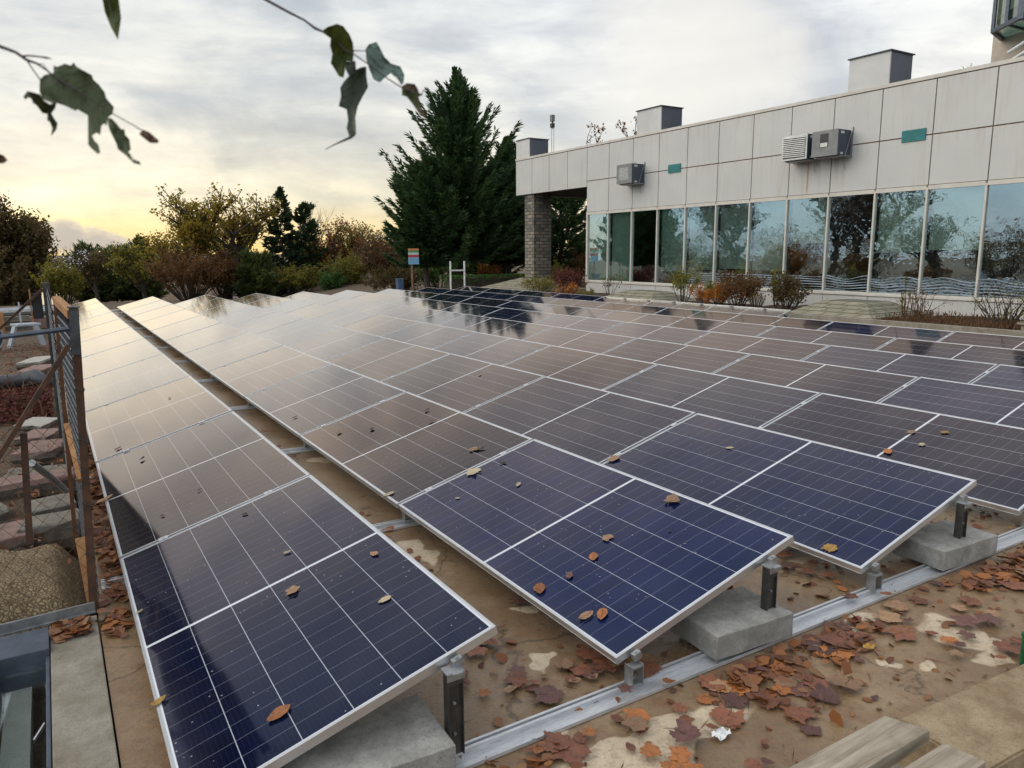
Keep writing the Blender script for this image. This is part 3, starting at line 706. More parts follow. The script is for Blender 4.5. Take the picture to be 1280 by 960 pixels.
# teal plates on the cladding
for ya, yb in ((17.24, 16.66), (9.06, 8.47)):
    m = MB(); m.box((FX-.03, yb, 4.40), (FX-.003, ya, 4.67))
    for q in range(1, 6):
        zz_ = 4.40+q*.045; m.box((FX-.036, yb+.01, zz_), (FX-.0305, ya-.01, zz_+.012))
    part(m, 'vent_plate', M['teal'], bld)
# roof boxes: pale front, slate sides, dark lid
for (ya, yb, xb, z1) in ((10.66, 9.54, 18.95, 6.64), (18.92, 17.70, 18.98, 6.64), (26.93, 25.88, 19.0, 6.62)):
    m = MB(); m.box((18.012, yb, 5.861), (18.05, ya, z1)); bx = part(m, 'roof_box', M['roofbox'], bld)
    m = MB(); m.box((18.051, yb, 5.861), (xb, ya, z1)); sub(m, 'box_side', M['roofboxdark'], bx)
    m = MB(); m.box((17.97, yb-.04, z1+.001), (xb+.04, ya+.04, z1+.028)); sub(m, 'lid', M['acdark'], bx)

# mast with sirens at the canopy corner
t = thing('roof_mast', 'thin twin-tube mast with dark lamp heads on the canopy roof', 'mast', (18.55, 24.95, 5.86))
m = MB(); m.tube([(18.55, 24.98, 5.80), (18.55, 24.98, 7.0)], .022, 8); m.tube([(18.55, 24.82, 5.80), (18.55, 24.82, 6.95)], .022, 8); m.bar((18.55, 24.80, 6.93), (18.55, 25.0, 6.93), .03, .03); part(m, 'tube', M['white_paint'], t)
m = MB(); m.box((18.45, 24.82, 7.20), (18.62, 24.98, 7.48)); part(m, 'lamp_head', M['acgrey'], t, bevel=.03)
m = MB(); m.box((18.45, 24.80, 6.96), (18.60, 24.96, 7.14)); m.tube([(18.55, 24.9, 6.95), (18.55, 24.9, 7.3)], .03, 8); part(m, 'lamp_base', M['black_plastic'], t, bevel=.02)

# air conditioners
def ac(name, label, ya, yb, z0, z1, front, x0=17.42):
    t = thing(name, label, 'air conditioner', (18, (ya+yb)/2, z0), 'air conditioners on the facade')
    m = MB(); m.box((x0+.02, yb, z0), (17.97, ya, z1)); part(m, 'casing', M['acdark'], t, bevel=.012)
    m = MB(); m.box((x0, yb-.004, z0-.004), (x0+.019, ya+.004, z1+.004))
    fr = part(m, 'front', M['acwhite'] if front == 'louvre' else M['acgrey'], t)
    if front == 'louvre':
        m = MB(); n = 11
        m.box((x0-.008, yb+.05, z0+.05), (x0-.0005, ya-.05, z1-.05)); sub(m, 'louvre_backing', M['black_plastic'], fr)
        m = MB()
        for i in range(n):
            z = z0+.05+(z1-z0-.1)*(i+.25)/n; m.bar((x0-.022, yb+.045, z+.012), (x0-.022, ya-.045, z+.030), .022, .024, (.3, 0, 1))
        sub(m, 'louvre', M['acwhite'], fr)
    elif front == 'hole':
        m = MB(); m.box((x0-.006, yb+.27, z0+.22), (x0-.0005, yb+.52, z0+.56)); sub(m, 'opening', M['black_plastic'], fr)
        m = MB(); m.box((x0-.012, yb+.29, z0+.23), (x0-.0065, yb+.50, z0+.33)); sub(m, 'flap', M['acwhite'], fr)
    else:
        m = MB(); m.box((x0-.006, yb+.16, z0+.12), (x0-.0005, ya-.14, z1-.12))
        for q in range(9): m.box((x0-.010, yb+.17, z0+.15+q*.047), (x0-.0065, ya-.15, z0+.165+q*.047))
        sub(m, 'grille', M['galv'], fr)
    m = MB(); m.box((x0+.15, yb-.003, z0+.02), (x0+.25, yb-.0005, z0+.07)); m.box((x0+.12, yb-.003, z1-.10), (x0+.26, yb-.0005, z1-.045)); part(m, 'badge', M['acwhite'], t)
    m = MB()
    for y in (yb-.03, ya+.03):
        m.box((17.70, y-.012, z0-.03), (17.995, y+.012, z0-.005)); m.box((17.97, y-.012, z0-.03), (17.997, y+.012, z1+.08)); m.bar((17.72, y, z0-.02), (17.98, y, z1+.07), .014, .014)
    m.box((17.55, yb, z0-.03), (17.9, ya, z0-.006))
    part(m, 'bracket', M['galv'], t)
    m = MB(); m.tube([(17.8, ya-.1, z1), (17.82, ya-.12, z1+.07), (17.9, ya-.3, z1+.05), (17.98, ya-.35, z1+.1)], .010, 6); m.tube([(17.9, yb+.1, z0-.02), (17.95, yb+.12, z0-.3), (17.985, yb+.12, z0-.32)], .008, 5)
    part(m, 'hose', M['galv'], t)
ac('air_conditioner', 'single grey air conditioner box hanging on the facade near the canopy', 19.26, 18.46, 4.17, 4.82, 'plain')
ac('air_conditioner', 'air conditioner with white slatted cover, beside another unit on the facade', 12.16, 11.36, 4.24, 4.88, 'louvre')
ac('air_conditioner', 'grey air conditioner with a square dark opening, right of the slatted unit', 11.20, 10.44, 4.24, 4.88, 'hole')

# tower behind with an oriel window
tw = thing('tower_building', 'taller beige building rising behind the roof edge with a glazed oriel', 'building', (25, 9, 5))
m = MB(); m.prism([(25.0, 10.75), (24.0, 6.6), (31, 4.5), (33, 10.0)], -.2, 16.0); wl = part(m, 'wall', M['towerclad'], tw)
m = MB(); P0, P1, P2, P3 = (23.84, 10.18), (23.08, 9.09), (24.50, 8.75), (24.92, 10.45)
m.prism([(P0[0]+.05, P0[1]-.05), (P1[0]+.06, P1[1]+.03), P2, P3], 8.06, 12.5)
ow = part(m, 'oriel_window', M['baypane'], tw)
m = MB()
for a, b_ in ((P0, P1), (P1, P2)):
    for z in (8.03, 10.4, 12.5): m.bar((*a, z), (*b_, z), .10, .11)
for a in (P0, P1, ((P0[0]+P1[0])/2, (P0[1]+P1[1])/2)): m.bar((*a, 7.98), (*a, 12.5), .085 if a != P1 else .16, .085)
m.bar((*P0, 8.03), (*P3, 8.03), .09, .1); m.bar(((P0[0]+P1[0])/2, (P0[1]+P1[1])/2, 8.03), ((P2[0]+P3[0])/2, (P2[1]+P3[1])/2, 8.03), .06, .06)
sub(m, 'oriel_frame', M['steel_blue'], ow)
m = MB(); m.prism([(P0[0]+.25, P0[1]-.1), (P1[0]+.25, P1[1]+.05), (P2[0]+.1, P2[1]), (P3[0]+.1, P3[1])], 8.5, 12.4); sub(m, 'oriel_blind', M['blind'], ow)
m = MB()
for dz_ in (0, .28):
    a = Vector((23.9, 8.6, 7.62+dz_)); m.tube([a, a+Vector((-.30, 1.0, -.62))], .045, 8)
lt = part(m, 'wall_lamp', M['white_paint'], tw)
m = MB(); m.box((23.75, 8.40, 7.45), (24.2, 8.62, 8.05)); sub(m, 'lamp_bracket', M['galv'], lt)

# ================================================================== PLANTING BED IN FRONT OF THE FACADE
mb = MB()
bx = [14.95, 15.5, 16.1, 16.7, 17.3, 17.99]; by = [-8+i*.5 for i in range(70)]
gr = random.Random(11)
for y in by:
    for x in bx: mb.v.append((x, y, .22+gr.uniform(-.03, .05)+.05*math.sin(y*1.3+x)))
for j in range(len(by)-1):
    for i in range(5): mb.f.append((j*6+i, j*6+i+1, (j+1)*6+i+1, (j+1)*6+i)); mb.mi.append(0)
struct(mb.build('planting_soil', M['soil'], smooth=True))
m = MB(); m.box((14.80, -8, -.1), (14.96, 9.5, .34)); m.box((14.80, 9.51, -.1), (14.96, 26.4, .30)); struct(m.build('bed_kerb', M['kerbconc'], bevel=.008))

def pyr(x0, x1, y0, y1, ix, iy, z0, z1, z2, label):
    c = ((x0+x1)/2, (y0+y1)/2, 0)
    m = MB(); n = 7; g = random.Random(int(y0*10))
    def ringp(u, out): return [(x0+ix*u-out, y0+iy*u-out, z1+(z2-z1)*u), (x1-ix*u+out, y0+iy*u-out, z1+(z2-z1)*u), (x1-ix*u+out, y1-iy*u+out, z1+(z2-z1)*u), (x0+ix*u-out, y1-iy*u+out, z1+(z2-z1)*u)]
    for i in range(n):      # sloping slab courses, each lapping a finger over the one below
        o1 = .012+g.uniform(0, .012); lo = ringp(i/n, o1+.006); hi_ = ringp((i+1)/n, .004)
        lo = [(x, y, z+.018) for x, y, z in lo]; hi_ = [(x, y, z+.018) for x, y, z in hi_]
        un = [(x, y, z-.03) for x, y, z in lo]
        for k_ in range(4):
            j_ = (k_+1) % 4; m.quad(un[k_], un[j_], lo[j_], lo[k_]); m.quad(lo[k_], lo[j_], hi_[j_], hi_[k_])
    top = [(x, y, z+.019) for x, y, z in ringp(1, .004)]; m.quad(*top)
    m.v = [tuple(Vector(v)-Vector(c)) for v in m.v]
    m2 = MB(); m2.box((x0+.05, y0+.05, z0), (x1-.05, y1-.05, z1-.002)); m2.v = [tuple(Vector(v)-Vector(c)) for v in m2.v]
    o = bpy.data.objects.new('stone_mound', None); COL.objects.link(o); o.location = c; tag(o, label, 'stone mound', 'sloping stone mounds in the planting bed'); ORG[o] = Vector(c)
    bm_ = m.build('slope', M['pyrstone']); bm_.parent = o
    bs = m2.build('base', M['pillarstone']); bs.parent = o
pyr(15.25, 17.4, 7.75, 9.95, .62, .55, -.1, .30, .60, 'low sloping stone mound with a flat top below the dark window')
pyr(15.6, 17.7, 15.3, 18.0, .75, .7, -.1, .22, .52, 'wide sloping stone mound below the third window from the canopy')
pyr(16.3, 19.6, 23.6, 27.6, 1.4, 1.5, -.1, .22, .68, 'sloping stone mound around the foot of the stone pillar')
t = thing('stone_planter', 'small stone planter box with pale coping at the near end of the flower bed', 'planter', (15.7, 4.2, 0))
m = MB(); m.box((15.25, 3.2, -.1), (16.0, 4.72, .42)); part(m, 'body', M['pillarstone'], t)
m = MB(); m.box((15.2, 3.15, .421), (16.05, 4.78, .47)); m.box((15.75, 3.2, .47), (16.3, 4.5, .66)); m.bar((15.85, 4.62, .48), (16.35, 4.4, .92), .10, .06); part(m, 'coping', M['pyrstone'], t, bevel=.008)

# ================================================================== VEGETATION
def rv(g): 
    while True:
        v = Vector((g.uniform(-1, 1), g.uniform(-1, 1), g.uniform(-1, 1)))
        if .05 < v.length < 1: return v
def blade(m, p, d, L, w, g):
    """a narrow folded spray: two faces"""
    d = d.normalized(); s = d.cross(rv(g)).normalized()*w; q = p+d*L*.55
    m.quad(p, q+s, p+d*L, q-s)
def leafq(m, p, s, g, nrm=None):
    d = rv(g).normalized(); e = d.cross(rv(g)).normalized()
    m.quad(p-d*s*.5, p+e*s*.36, p+d*s*.5, p-e*s*.36)

def conifer(name, label, x, y, z, H, Rad, seed, mat, group, base_h=.12, nb=220, spr=15, up=.28, bl=.42, bw=.06, power=.8, gap=0.0, trunk_r=.16, cat='tree', bulge=.25, rag=.2):
    g = random.Random(seed); t = thing(name, label, cat, (x, y, z), group)
    tr = MB(); tr.tube([(x+g.uniform(-.08, .08)*i, y, z-.2+H*i/6*.97) for i in range(7)], [trunk_r*(1-.93*i/6)+.012 for i in range(7)], 7)
    cr_ = MB()
    lobes = [(g.uniform(0, 6.28), g.uniform(.75, 1.2)) for _ in range(9)]
    for i in range(nb):
        u = ((i+g.random())/nb)
        h = base_h + (1-base_h)*u**1.12
        if gap and g.random() < gap: continue
        az_ = g.uniform(0, 2*math.pi)
        lob = 1+.22*math.sin(3*az_+seed+h*5)+.12*math.sin(5*az_-h*9)
        prof = (1-h)**power*(1-bulge*math.exp(-((h-base_h)/.10)**2))
        L = max(.05*Rad, Rad*prof*lob*g.uniform(1-1.25*rag, 1+.8*rag)); bls = bl*min(1, .35+1.6*L/Rad)
        tilt = up + .75*(h**2) + g.uniform(-.12, .12) - .22*(1-h)
        p0 = Vector((x, y, z+H*h)); d = Vector((math.cos(az_)*math.cos(tilt), math.sin(az_)*math.cos(tilt), math.sin(tilt)))
        p1 = p0 + d*L*.6 + Vector((0, 0, -.05*L)); p2 = p0 + d*L + Vector((0, 0, (.06+.35*rag)*L))
        tr.tube([p0, p1, p2], [max(.008, .035*(1-h)*trunk_r/.16), .012, .004], 3, cap=False)
        n = max(4, int(spr*(.45+L/Rad)))
        for k in range(n):
            s = (k+g.random())/n; s = .18+.82*s**.75
            c = p0.lerp(p1, s/.6) if s < .6 else p1.lerp(p2, (s-.6)/.4)
            sd_ = d.cross(Vector((0, 0, 1))).normalized()
            for q in range(4):
                dd = d*g.uniform(.55, 1.1) + sd_*g.uniform(-.95, .95)*(1.15-s*.5) + Vector((0, 0, g.uniform(-.25, .45)))
                blade(cr_, c + rv(g)*.10*bl/.42, dd, bls*g.uniform(.55, 1.15), bw*g.uniform(.7, 1.3), g)
    part(tr, 'trunk', M['bark'], t); part(cr_, 'crown', mat, t); return t

def broadleaf(name, label, x, y, z, H, spread, seed, mat, group, nleaf=2600, ls=.13, trunk_r=.10, first=.25, depth=4, nk=3, lean=(0, 0), fill=.55, cat='tree', clump=.35, multi=1, upw=.45, bark='bark', wide=1.0):
    g = random.Random(seed); t = thing(name, label, cat, (x, y, z), group)
    tr = MB(); tips = []
    def grow(p, d, L, r, lev):
        q = p.copy(); pts = [p.copy()]; rad = [r]
        ns = 4
        for i in range(ns):
            d = (d + rv(g)*.16 + Vector((0, 0, .05))).normalized(); q = q + d*L/ns; pts.append(q.copy()); rad.append(r*(1-.42*(i+1)/ns))
        tr.tube(pts, rad, 6 if lev == 0 else (4 if lev < 3 else 3), cap=False)
        if lev >= depth:
            tips.append((pts[-1], pts[-2], lev)); return
        if lev >= depth-2: tips.append((pts[2], pts[1], lev)); tips.append((pts[3], pts[2], lev))
        k = nk + (1 if g.random() < .4 else 0)
        for i in range(k):
            a = g.uniform(0, 6.28); side = Vector((math.cos(a), math.sin(a), 0))
            dd = (d*g.uniform(.45, .9) + side*g.uniform(.5, 1.0)*spread + Vector((0, 0, upw*g.uniform(.2, 1)))).normalized()
            at = pts[-1] if i < 2 else pts[2+g.randrange(2)]
            grow(at, dd, L*g.uniform(.58, .82), r*.56, lev+1)
    for mlt in range(multi):
        ofs = Vector((g.uniform(-.18, .18)*(multi-1), g.uniform(-.18, .18)*(multi-1), 0))
        grow(Vector((x, y, z-.15))+ofs, Vector((lean[0]+ofs.x*.8, lean[1]+ofs.y*.8, 1)).normalized(), H*first, trunk_r, 0)
    zmax = max(p.z for p, _, _ in tips); k = (H*.97)/(zmax-z)
    base = Vector((x, y, z))
    def sc_(v): v = Vector(v)-base; kw = wide*min(1.6, max(.7, k)); return tuple(base+Vector((v.x*kw, v.y*kw, v.z*k if v.z > 0 else v.z)))
    tr.v = [sc_(v) for v in tr.v]; tips = [(Vector(sc_(a)), Vector(sc_(b_)), l) for a, b_, l in tips]
    cr_ = MB(); per = max(1, int(nleaf/len(tips)))
    for a, b_, l in tips:
        if g.random() > fill+.35: continue
        for i in range(int(per*g.uniform(.4, 1.7))):
            leafq(cr_, b_.lerp(a, g.random()) + rv(g)*clump*g.uniform(.3, 1), ls*g.uniform(.6, 1.3), g)
    part(tr, 'trunk', M[bark], t)
    if cr_.f: part(cr_, 'crown', mat, t)
    return t

def bush(name, label, x, y, z, w, h, seed, mat, group, n=900, ls=.06, stems=14, cat='shrub', d=None, stem_mat='bark', tall=.0, bottom=.12):
    g = random.Random(seed); t = thing(name, label, cat, (x, y, z), group); d = d or w
    st = MB(); cr_ = MB(); tips = []
    for i in range(stems):
        a = g.uniform(0, 6.28); rr = math.sqrt(g.random())*.5
        tip = Vector((x+math.cos(a)*rr*w, y+math.sin(a)*rr*d, z+h*g.uniform(.62, 1.0)*(1-.55*rr*rr*2)))
        b0 = Vector((x+math.cos(a)*rr*w*.2, y+math.sin(a)*rr*d*.2, z-.08)); mid = b0.lerp(tip, .5)+rv(g)*.08*w
        st.tube([b0, mid, tip], [.012+.006*h, .008+.003*h, .003], 4, cap=False)
        for q in range(3):
            e = mid.lerp(tip, g.random()); f_ = e + Vector((g.uniform(-1, 1)*w*.2, g.uniform(-1, 1)*d*.2, g.uniform(.05, .3)*h))
            st.tube([e, f_], [.005, .002], 3, cap=False); tips.append((e, f_))
        tips.append((mid, tip))
    if mat:
        for i in range(n):
            a, b_ = tips[g.randrange(len(tips))]; p = a.lerp(b_, g.uniform(.1, 1.08)) + rv(g)*.14*min(w, 1.2)
            p.z = max(p.z, z+bottom*h*g.random())
            leafq(cr_, p, ls*g.uniform(.6, 1.4), g)
    part(st, 'stem', M[stem_mat], t)
    if cr_.f: part(cr_, 'crown', mat, t)
    return t

GT = 'trees at the edge of the terrace'
zb = -.35
BIG = dict(bl=.42, bw=.034)
conifer('cypress_tree', 'tallest dark green conifer with a pointed top, beside the canopy', 19.0, 34.3, zb, 11.3, 4.35, 21, M['needle'], GT, base_h=.15, nb=600, spr=38, up=.30, power=.90, trunk_r=.20, bulge=.25, rag=.56, gap=.06, **BIG)
conifer('cypress_tree', 'lower dark conifer at the left foot of the tallest conifer', 16.9, 34.0, zb, 6.4, 2.5, 22, M['needle'], GT, base_h=.22, nb=300, spr=34, up=.30, power=.6, trunk_r=.17, rag=.36, **BIG)
conifer('cypress_tree', 'dark conifer between the tallest conifer and the stone pillar', 22.2, 34.6, zb, 8.2, 2.4, 23, M['needle'], GT, base_h=.18, nb=330, spr=34, up=.34, power=.66, trunk_r=.17, rag=.36, **BIG)
conifer('cypress_tree', 'broad dark conifer seen under the canopy beside the wall end', 26.9, 36.0, zb, 6.6, 2.7, 24, M['needle'], GT, base_h=.14, nb=300, spr=18, up=.2, power=.5, trunk_r=.18, rag=.4, **BIG)
conifer('cypress_tree', 'lower dark conifer directly behind the stone pillar', 23.6, 39.0, zb-.3, 6.4, 2.6, 25, M['needle'], GT, base_h=.16, nb=260, spr=18, up=.25, power=.5, trunk_r=.15, rag=.4, **BIG)
ZF, ZT = -1.3, -1.5
for i, (x, y, h, sp, mt, lab) in enumerate(((13.2, 62, 4.9, .9, 'olive', 'olive tree filling the gap between the golden tree and the slender spruce'), (6.2, 62, 4.6, .9, 'olive', 'low olive tree left of the golden trees'), (23.4, 60, 5.6, .9, 'golden', 'golden tree behind the brown tree with an arching trunk'), (19.2, 63, 5.2, .9, 'golden', 'golden tree behind the reddish autumn tree'), (25.5, 58, 4.8, .9, 'brownleaf', 'brown tree half hidden by the left side of the conifers'), (3.2, 66, 3.9, .9, 'darkleaf', 'dark olive tree behind the pines at the end of the fence row'))):
    broadleaf('autumn_tree', lab, x, y, ZT-.2, h, sp, 180+i, M[mt], GT, nleaf=4600, ls=.18, trunk_r=.10, first=.2, depth=4, nk=4, fill=.55, clump=.5, wide=1.25, upw=.35)
conifer('spruce_tree', 'slender dark spruce with sky between its layers, right of the golden tree', 15.3, 56, ZT, 8.1, 2.0, 26, M['spruce'], GT, base_h=.08, nb=170, spr=12, up=-.05, bl=.50, bw=.07, power=.8, trunk_r=.12, rag=.35, gap=.05)
conifer('spruce_tree', 'smaller olive spruce standing beside the slender dark spruce', 17.3, 57, ZT, 6.9, 1.9, 27, M['spruce'], GT, base_h=.12, nb=130, spr=11, up=.12, bl=.5, bw=.07, power=.5, trunk_r=.12, rag=.4, gap=.12)
conifer('pine_tree', 'short bushy green pine at the end of the row beside the fence', 3.07, 74.77, -2.6, 4.26, 2.48, 28, M['needle2'], GT, base_h=.03, nb=230, spr=14, up=.45, bl=.6, bw=.055, power=.40, trunk_r=.08, rag=.4)
conifer('pine_tree', 'green pine with an upright leading shoot, behind the second panel row', 7.47, 74.77, -2.6, 5.68, 2.13, 29, M['needle2'], GT, base_h=.03, nb=230, spr=14, up=.5, bl=.6, bw=.055, power=.62, trunk_r=.08, rag=.4)
conifer('pine_tree', 'wide green pine between the short bushy pine and the pine with a leading shoot', 5.34, 77.61, -2.6, 4.26, 2.41, 31, M['needle2'], GT, base_h=.03, nb=200, spr=14, up=.4, bl=.6, bw=.055, power=.42, trunk_r=.08, rag=.4)
conifer('pine_tree', 'low dark green pine between the brown shrub and the olive yellow shrub', 12.2, 52, ZF, 2.5, 1.7, 30, M['needle2'], GT, base_h=.03, nb=200, spr=14, up=.4, bl=.42, bw=.045, power=.40, trunk_r=.08, rag=.4)
broadleaf('oak_tree', 'golden green airy tree rising against the yellow sky', 11.0, 56, ZT, 8.3, .85, 141, M['golden'], GT, nleaf=9000, ls=.19, trunk_r=.17, first=.2, depth=4, nk=4, fill=.5, clump=.5, wide=1.5, upw=.35)
broadleaf('oak_tree', 'smaller golden tree overlapping the left side of the airy golden tree', 8.6, 55, ZT, 6.3, .85, 142, M['golden'], GT, nleaf=6500, ls=.18, trunk_r=.12, first=.24, depth=4, nk=4, fill=.55, clump=.5, wide=1.15)
broadleaf('maple_tree', 'reddish autumn tree right of the two spruces', 20.0, 56, ZT, 6.4, 1.0, 43, M['russet'], GT, nleaf=4600, ls=.17, trunk_r=.12, first=.22, depth=4, nk=4, fill=.45, clump=.5, wide=1.1)
broadleaf('maple_tree', 'thin olive autumn tree between the spruces and the reddish tree', 18.6, 58, ZT, 5.4, 1.0, 49, M['olive'], GT, nleaf=2600, ls=.17, trunk_r=.10, first=.25, depth=4, nk=3, fill=.45, clump=.5)
broadleaf('bare_tree', 'thin leafless tree between the spruces and the reddish tree', 18.3, 60, ZT, 7.8, .5, 44, None, GT, nleaf=0, trunk_r=.10, first=.32, depth=4, nk=3, upw=.7)
broadleaf('bare_tree', 'small leafless tree against the low cloud at far left', 1.1, 56, ZT, 4.3, .8, 45, None, GT, nleaf=0, trunk_r=.05, first=.3, depth=4, nk=4, upw=.5)
broadleaf('plum_tree', 'brown-leaved tree with an arching trunk left of the striped sign', 21.9, 50, ZF, 4.9, 1.1, 46, M['brownleaf'], GT, nleaf=8000, ls=.15, trunk_r=.12, first=.25, depth=4, nk=4, lean=(-.4, 0), fill=.6, clump=.45, multi=2, wide=1.2)
broadleaf('birch_sapling', 'pale yellow-leaved thin tree left of the brown arching tree', 21.4, 58, ZT, 5.9, .8, 47, M['olive'], GT, nleaf=3000, ls=.16, trunk_r=.07, first=.28, depth=4, nk=4, fill=.45, clump=.45)
broadleaf('elm_tree', 'large dark brown-green tree cut by the left edge behind the fence', -3.6, 90, -7.0, 15.2, 1.0, 48, M['darkleaf'], GT, nleaf=26000, ls=.34, trunk_r=.4, first=.20, depth=4, nk=5, fill=.75, clump=1.3, wide=.8)
GS = 'shrubs behind the panels'
bush('autumn_shrub', 'dark brown thicket at the foot of the large tree cut by the left edge', -4.2, 85, -6.5, 8.6, 9.0, 61, M['darkleaf'], GS, n=13000, ls=.28, stems=80)
bush('autumn_shrub', 'wide reddish-brown shrub behind the second and third panel rows', 7.9, 52, ZF, 5.0, 3.5, 51, M['brownleaf'], GS, n=9000, ls=.13, stems=90)
bush('autumn_shrub', 'brown-leaved shrub with bare tips left of the low dark pine', 10.2, 53, ZF, 2.8, 3.0, 62, M['brownleaf'], GS, n=5500, ls=.13, stems=50)
bush('autumn_shrub', 'olive yellow shrub behind the fourth panel row', 15.0, 52, ZF, 3.6, 2.35, 52, M['olive'], GS, n=6000, ls=.13, stems=60)
bush('autumn_shrub', 'tall yellow-green shrub left of the striped sign', 19.0, 52, ZF, 3.4, 3.1, 53, M['olive'], GS, n=6000, ls=.13, stems=60)
bush('autumn_shrub', 'dark green shrub in front of the yellow-green shrub', 17.0, 50, ZF, 1.9, 1.9, 54, M['green'], GS, n=3200, ls=.12, stems=30)
bush('autumn_shrub', 'sunlit yellowish shrub in the gap behind the fence post', .7, 54, -1.6, 2.7, 2.9, 55, M['olive'], GS, n=5500, ls=.14, stems=40)
bush('autumn_shrub', 'low brown shrub under the golden tree', 12.8, 54, ZF, 3.0, 2.6, 63, M['brownleaf'], GS, n=5500, ls=.13, stems=50)
bush('autumn_shrub', 'dark undergrowth shrub under the left conifer', 16.4, 37.5, -.6, 3.4, 1.75, 56, M['darkleaf'], GS, n=5200, ls=.10, stems=40)
bush('autumn_shrub', 'green shrub behind the white ladder frame', 20.0, 39.0, -.6, 4.6, 2.4, 57, M['green'], GS, n=7200, ls=.11, stems=50)
bush('autumn_shrub', 'rusty shrub between the conifer trunks and the stone pillar', 22.4, 37.0, -.5, 1.4, 1.9, 58, M['russet'], GS, n=1500, ls=.10, stems=24)
bush('autumn_shrub', 'bright green shrub seen through the opening under the canopy', 24.3, 33.0, -.4, 1.5, 1.6, 59, M['yellowgreen'], GS, n=2200, ls=.09, stems=24)
bush('autumn_shrub', 'brown shrub at the far end of the gap under the canopy', 26.8, 34.0, -.4, 1.6, 2.5, 60, M['brownleaf'], GS, n=2200, ls=.09, stems=24)
# trees past the frame's left edge, seen mirrored in the windows
k = 0
for (x, y, h, kind) in ((-5.2, 24.5, 7.2, 'd'), (-7.5, 29, 8.4, 'b'), (-6.0, 36, 7.0, 'd'), (-9.5, 40, 8.8, 'b'), (-7.5, 47, 7.6, 'c'), (-12, 31, 8.0, 'd'), (-13, 52, 9.0, 'c'), (-4.8, 20.5, 4.6, 'b'), (-16, 60, 9.0, 'c')):
    k += 1
    if kind == 'c': conifer('cypress_tree', 'dark conifer out of frame to the left, mirrored in the windows nearest the canopy', x, y, -.4, h, 2.8, 70+k, M['needle'], 'trees mirrored in the windows', nb=220, spr=12, bl=.6, bw=.09, power=.6)
    else: broadleaf('oak_tree' if kind == 'd' else 'bare_tree', 'sparse brown-leaved tree out of frame to the left, mirrored in the middle windows' if kind == 'd' else 'almost leafless tree out of frame to the left, mirrored in the windows', x, y, -.4, h, .95, 70+k, M['brownleaf'], 'trees mirrored in the windows', nleaf=3600 if kind == 'd' else 900, ls=.10, trunk_r=.14, first=.22, depth=4 if kind == 'd' else 5, nk=4 if kind == 'd' else 3, clump=.35, wide=1.2)
broadleaf('maple_tree', 'reddish tree top showing behind the middle roof box', 33.0, 38.5, -.4, 11.4, .9, 91, M['brownleaf'], GT, nleaf=4200, ls=.16, trunk_r=.2, first=.27, depth=4, nk=3, fill=.5, clump=.4)

for i, (x, y, w, h, mt) in enumerate(((-5.5, 26, 2.6, 2.2, 'brownleaf'), (-6.5, 32, 3.2, 2.6, 'russet'), (-7.0, 38, 3.6, 2.4, 'brownleaf'), (-8.5, 44, 4.0, 3.0, 'darkleaf'), (-6.2, 22, 1.6, 1.3, 'brownleaf'), (-10, 50, 5.0, 3.4, 'darkleaf'), (-20, 34, 8.0, 4.2, 'darkleaf'), (-24, 46, 9.0, 4.6, 'brownleaf'), (-19, 24, 6.5, 3.4, 'darkleaf'), (-30, 62, 11.0, 5.5, 'darkleaf'), (-26, 28, 8.0, 4.0, 'brownleaf'))):
    bush('autumn_shrub', 'brown shrub out of frame to the left, mirrored low in the windows', x, y, -.4, w, h, 300+i, M[mt], 'shrubs mirrored in the windows', n=3000, ls=.12, stems=40)
# flower bed plants along the facade
GB = 'plants in the flower bed along the facade'
ZS = .26
bush('bed_shrub', 'upright yellow-green shrub in the bed below the fourth window from the canopy', 16.6, 14.95, ZS, 1.0, 1.15, 101, M['yellowgreen'], GB, n=1440, ls=.055, stems=12)
bush('bed_shrub', 'low bright orange shrub beside the upright yellow-green shrub', 16.3, 13.8, ZS, .9, .58, 102, M['orange'], GB, n=1280, ls=.05, stems=12)
bush('bed_shrub', 'yellow-green shrub left of the round rust-brown shrub', 16.6, 13.45, ZS, .8, .78, 103, M['yellowgreen'], GB, n=1120, ls=.05, stems=12)
bush('bed_shrub', 'round rust-brown shrub in the middle of the bed', 16.4, 12.6, ZS, 1.25, .92, 104, M['brownleaf'], GB, n=3520, ls=.055, stems=22)
bush('bed_shrub', 'orange-brown shrub growing into the round rust-brown shrub', 16.1, 13.05, ZS, .8, .65, 105, M['orange'], GB, n=1280, ls=.05, stems=12)
bush('bed_shrub', 'dark dense shrub with orange lower leaves left of the flat-topped mound', 16.5, 10.95, ZS, 1.0, .95, 106, M['darkleaf'], GB, n=2880, ls=.055, stems=20)
bush('bed_shrub', 'thin green shoot standing out of the dark dense shrub', 16.4, 11.25, ZS, .45, 1.25, 107, M['yellowgreen'], GB, n=272, ls=.05, stems=6)
bush('bed_shrub', 'sparse dry twigs left of the dark dense shrub', 16.4, 11.9, ZS, .6, .5, 108, M['olive'], GB, n=192, ls=.035, stems=26, stem_mat='drystem')
bush('bed_shrub', 'maroon rounded shrub at the canopy end of the bed', 16.2, 20.5, ZS, 1.5, .92, 109, M['maroon'], GB, n=2400, ls=.06, stems=26)
bush('bed_shrub', 'yellowing leafy plants between the pillar mound and the maroon shrub', 16.0, 22.2, ZS, 1.9, .62, 110, M['olive'], GB, n=1440, ls=.06, stems=26)
bush('bed_shrub', 'orange leaves at the foot of the maroon shrub', 15.6, 19.7, ZS, .9, .42, 111, M['orange'], GB, n=512, ls=.055, stems=12)
bush('bed_shrub', 'small bare sapling with a few leaves against the first windows', 16.6, 18.5, ZS, .7, .8, 112, M['brownleaf'], GB, n=96, ls=.06, stems=6)
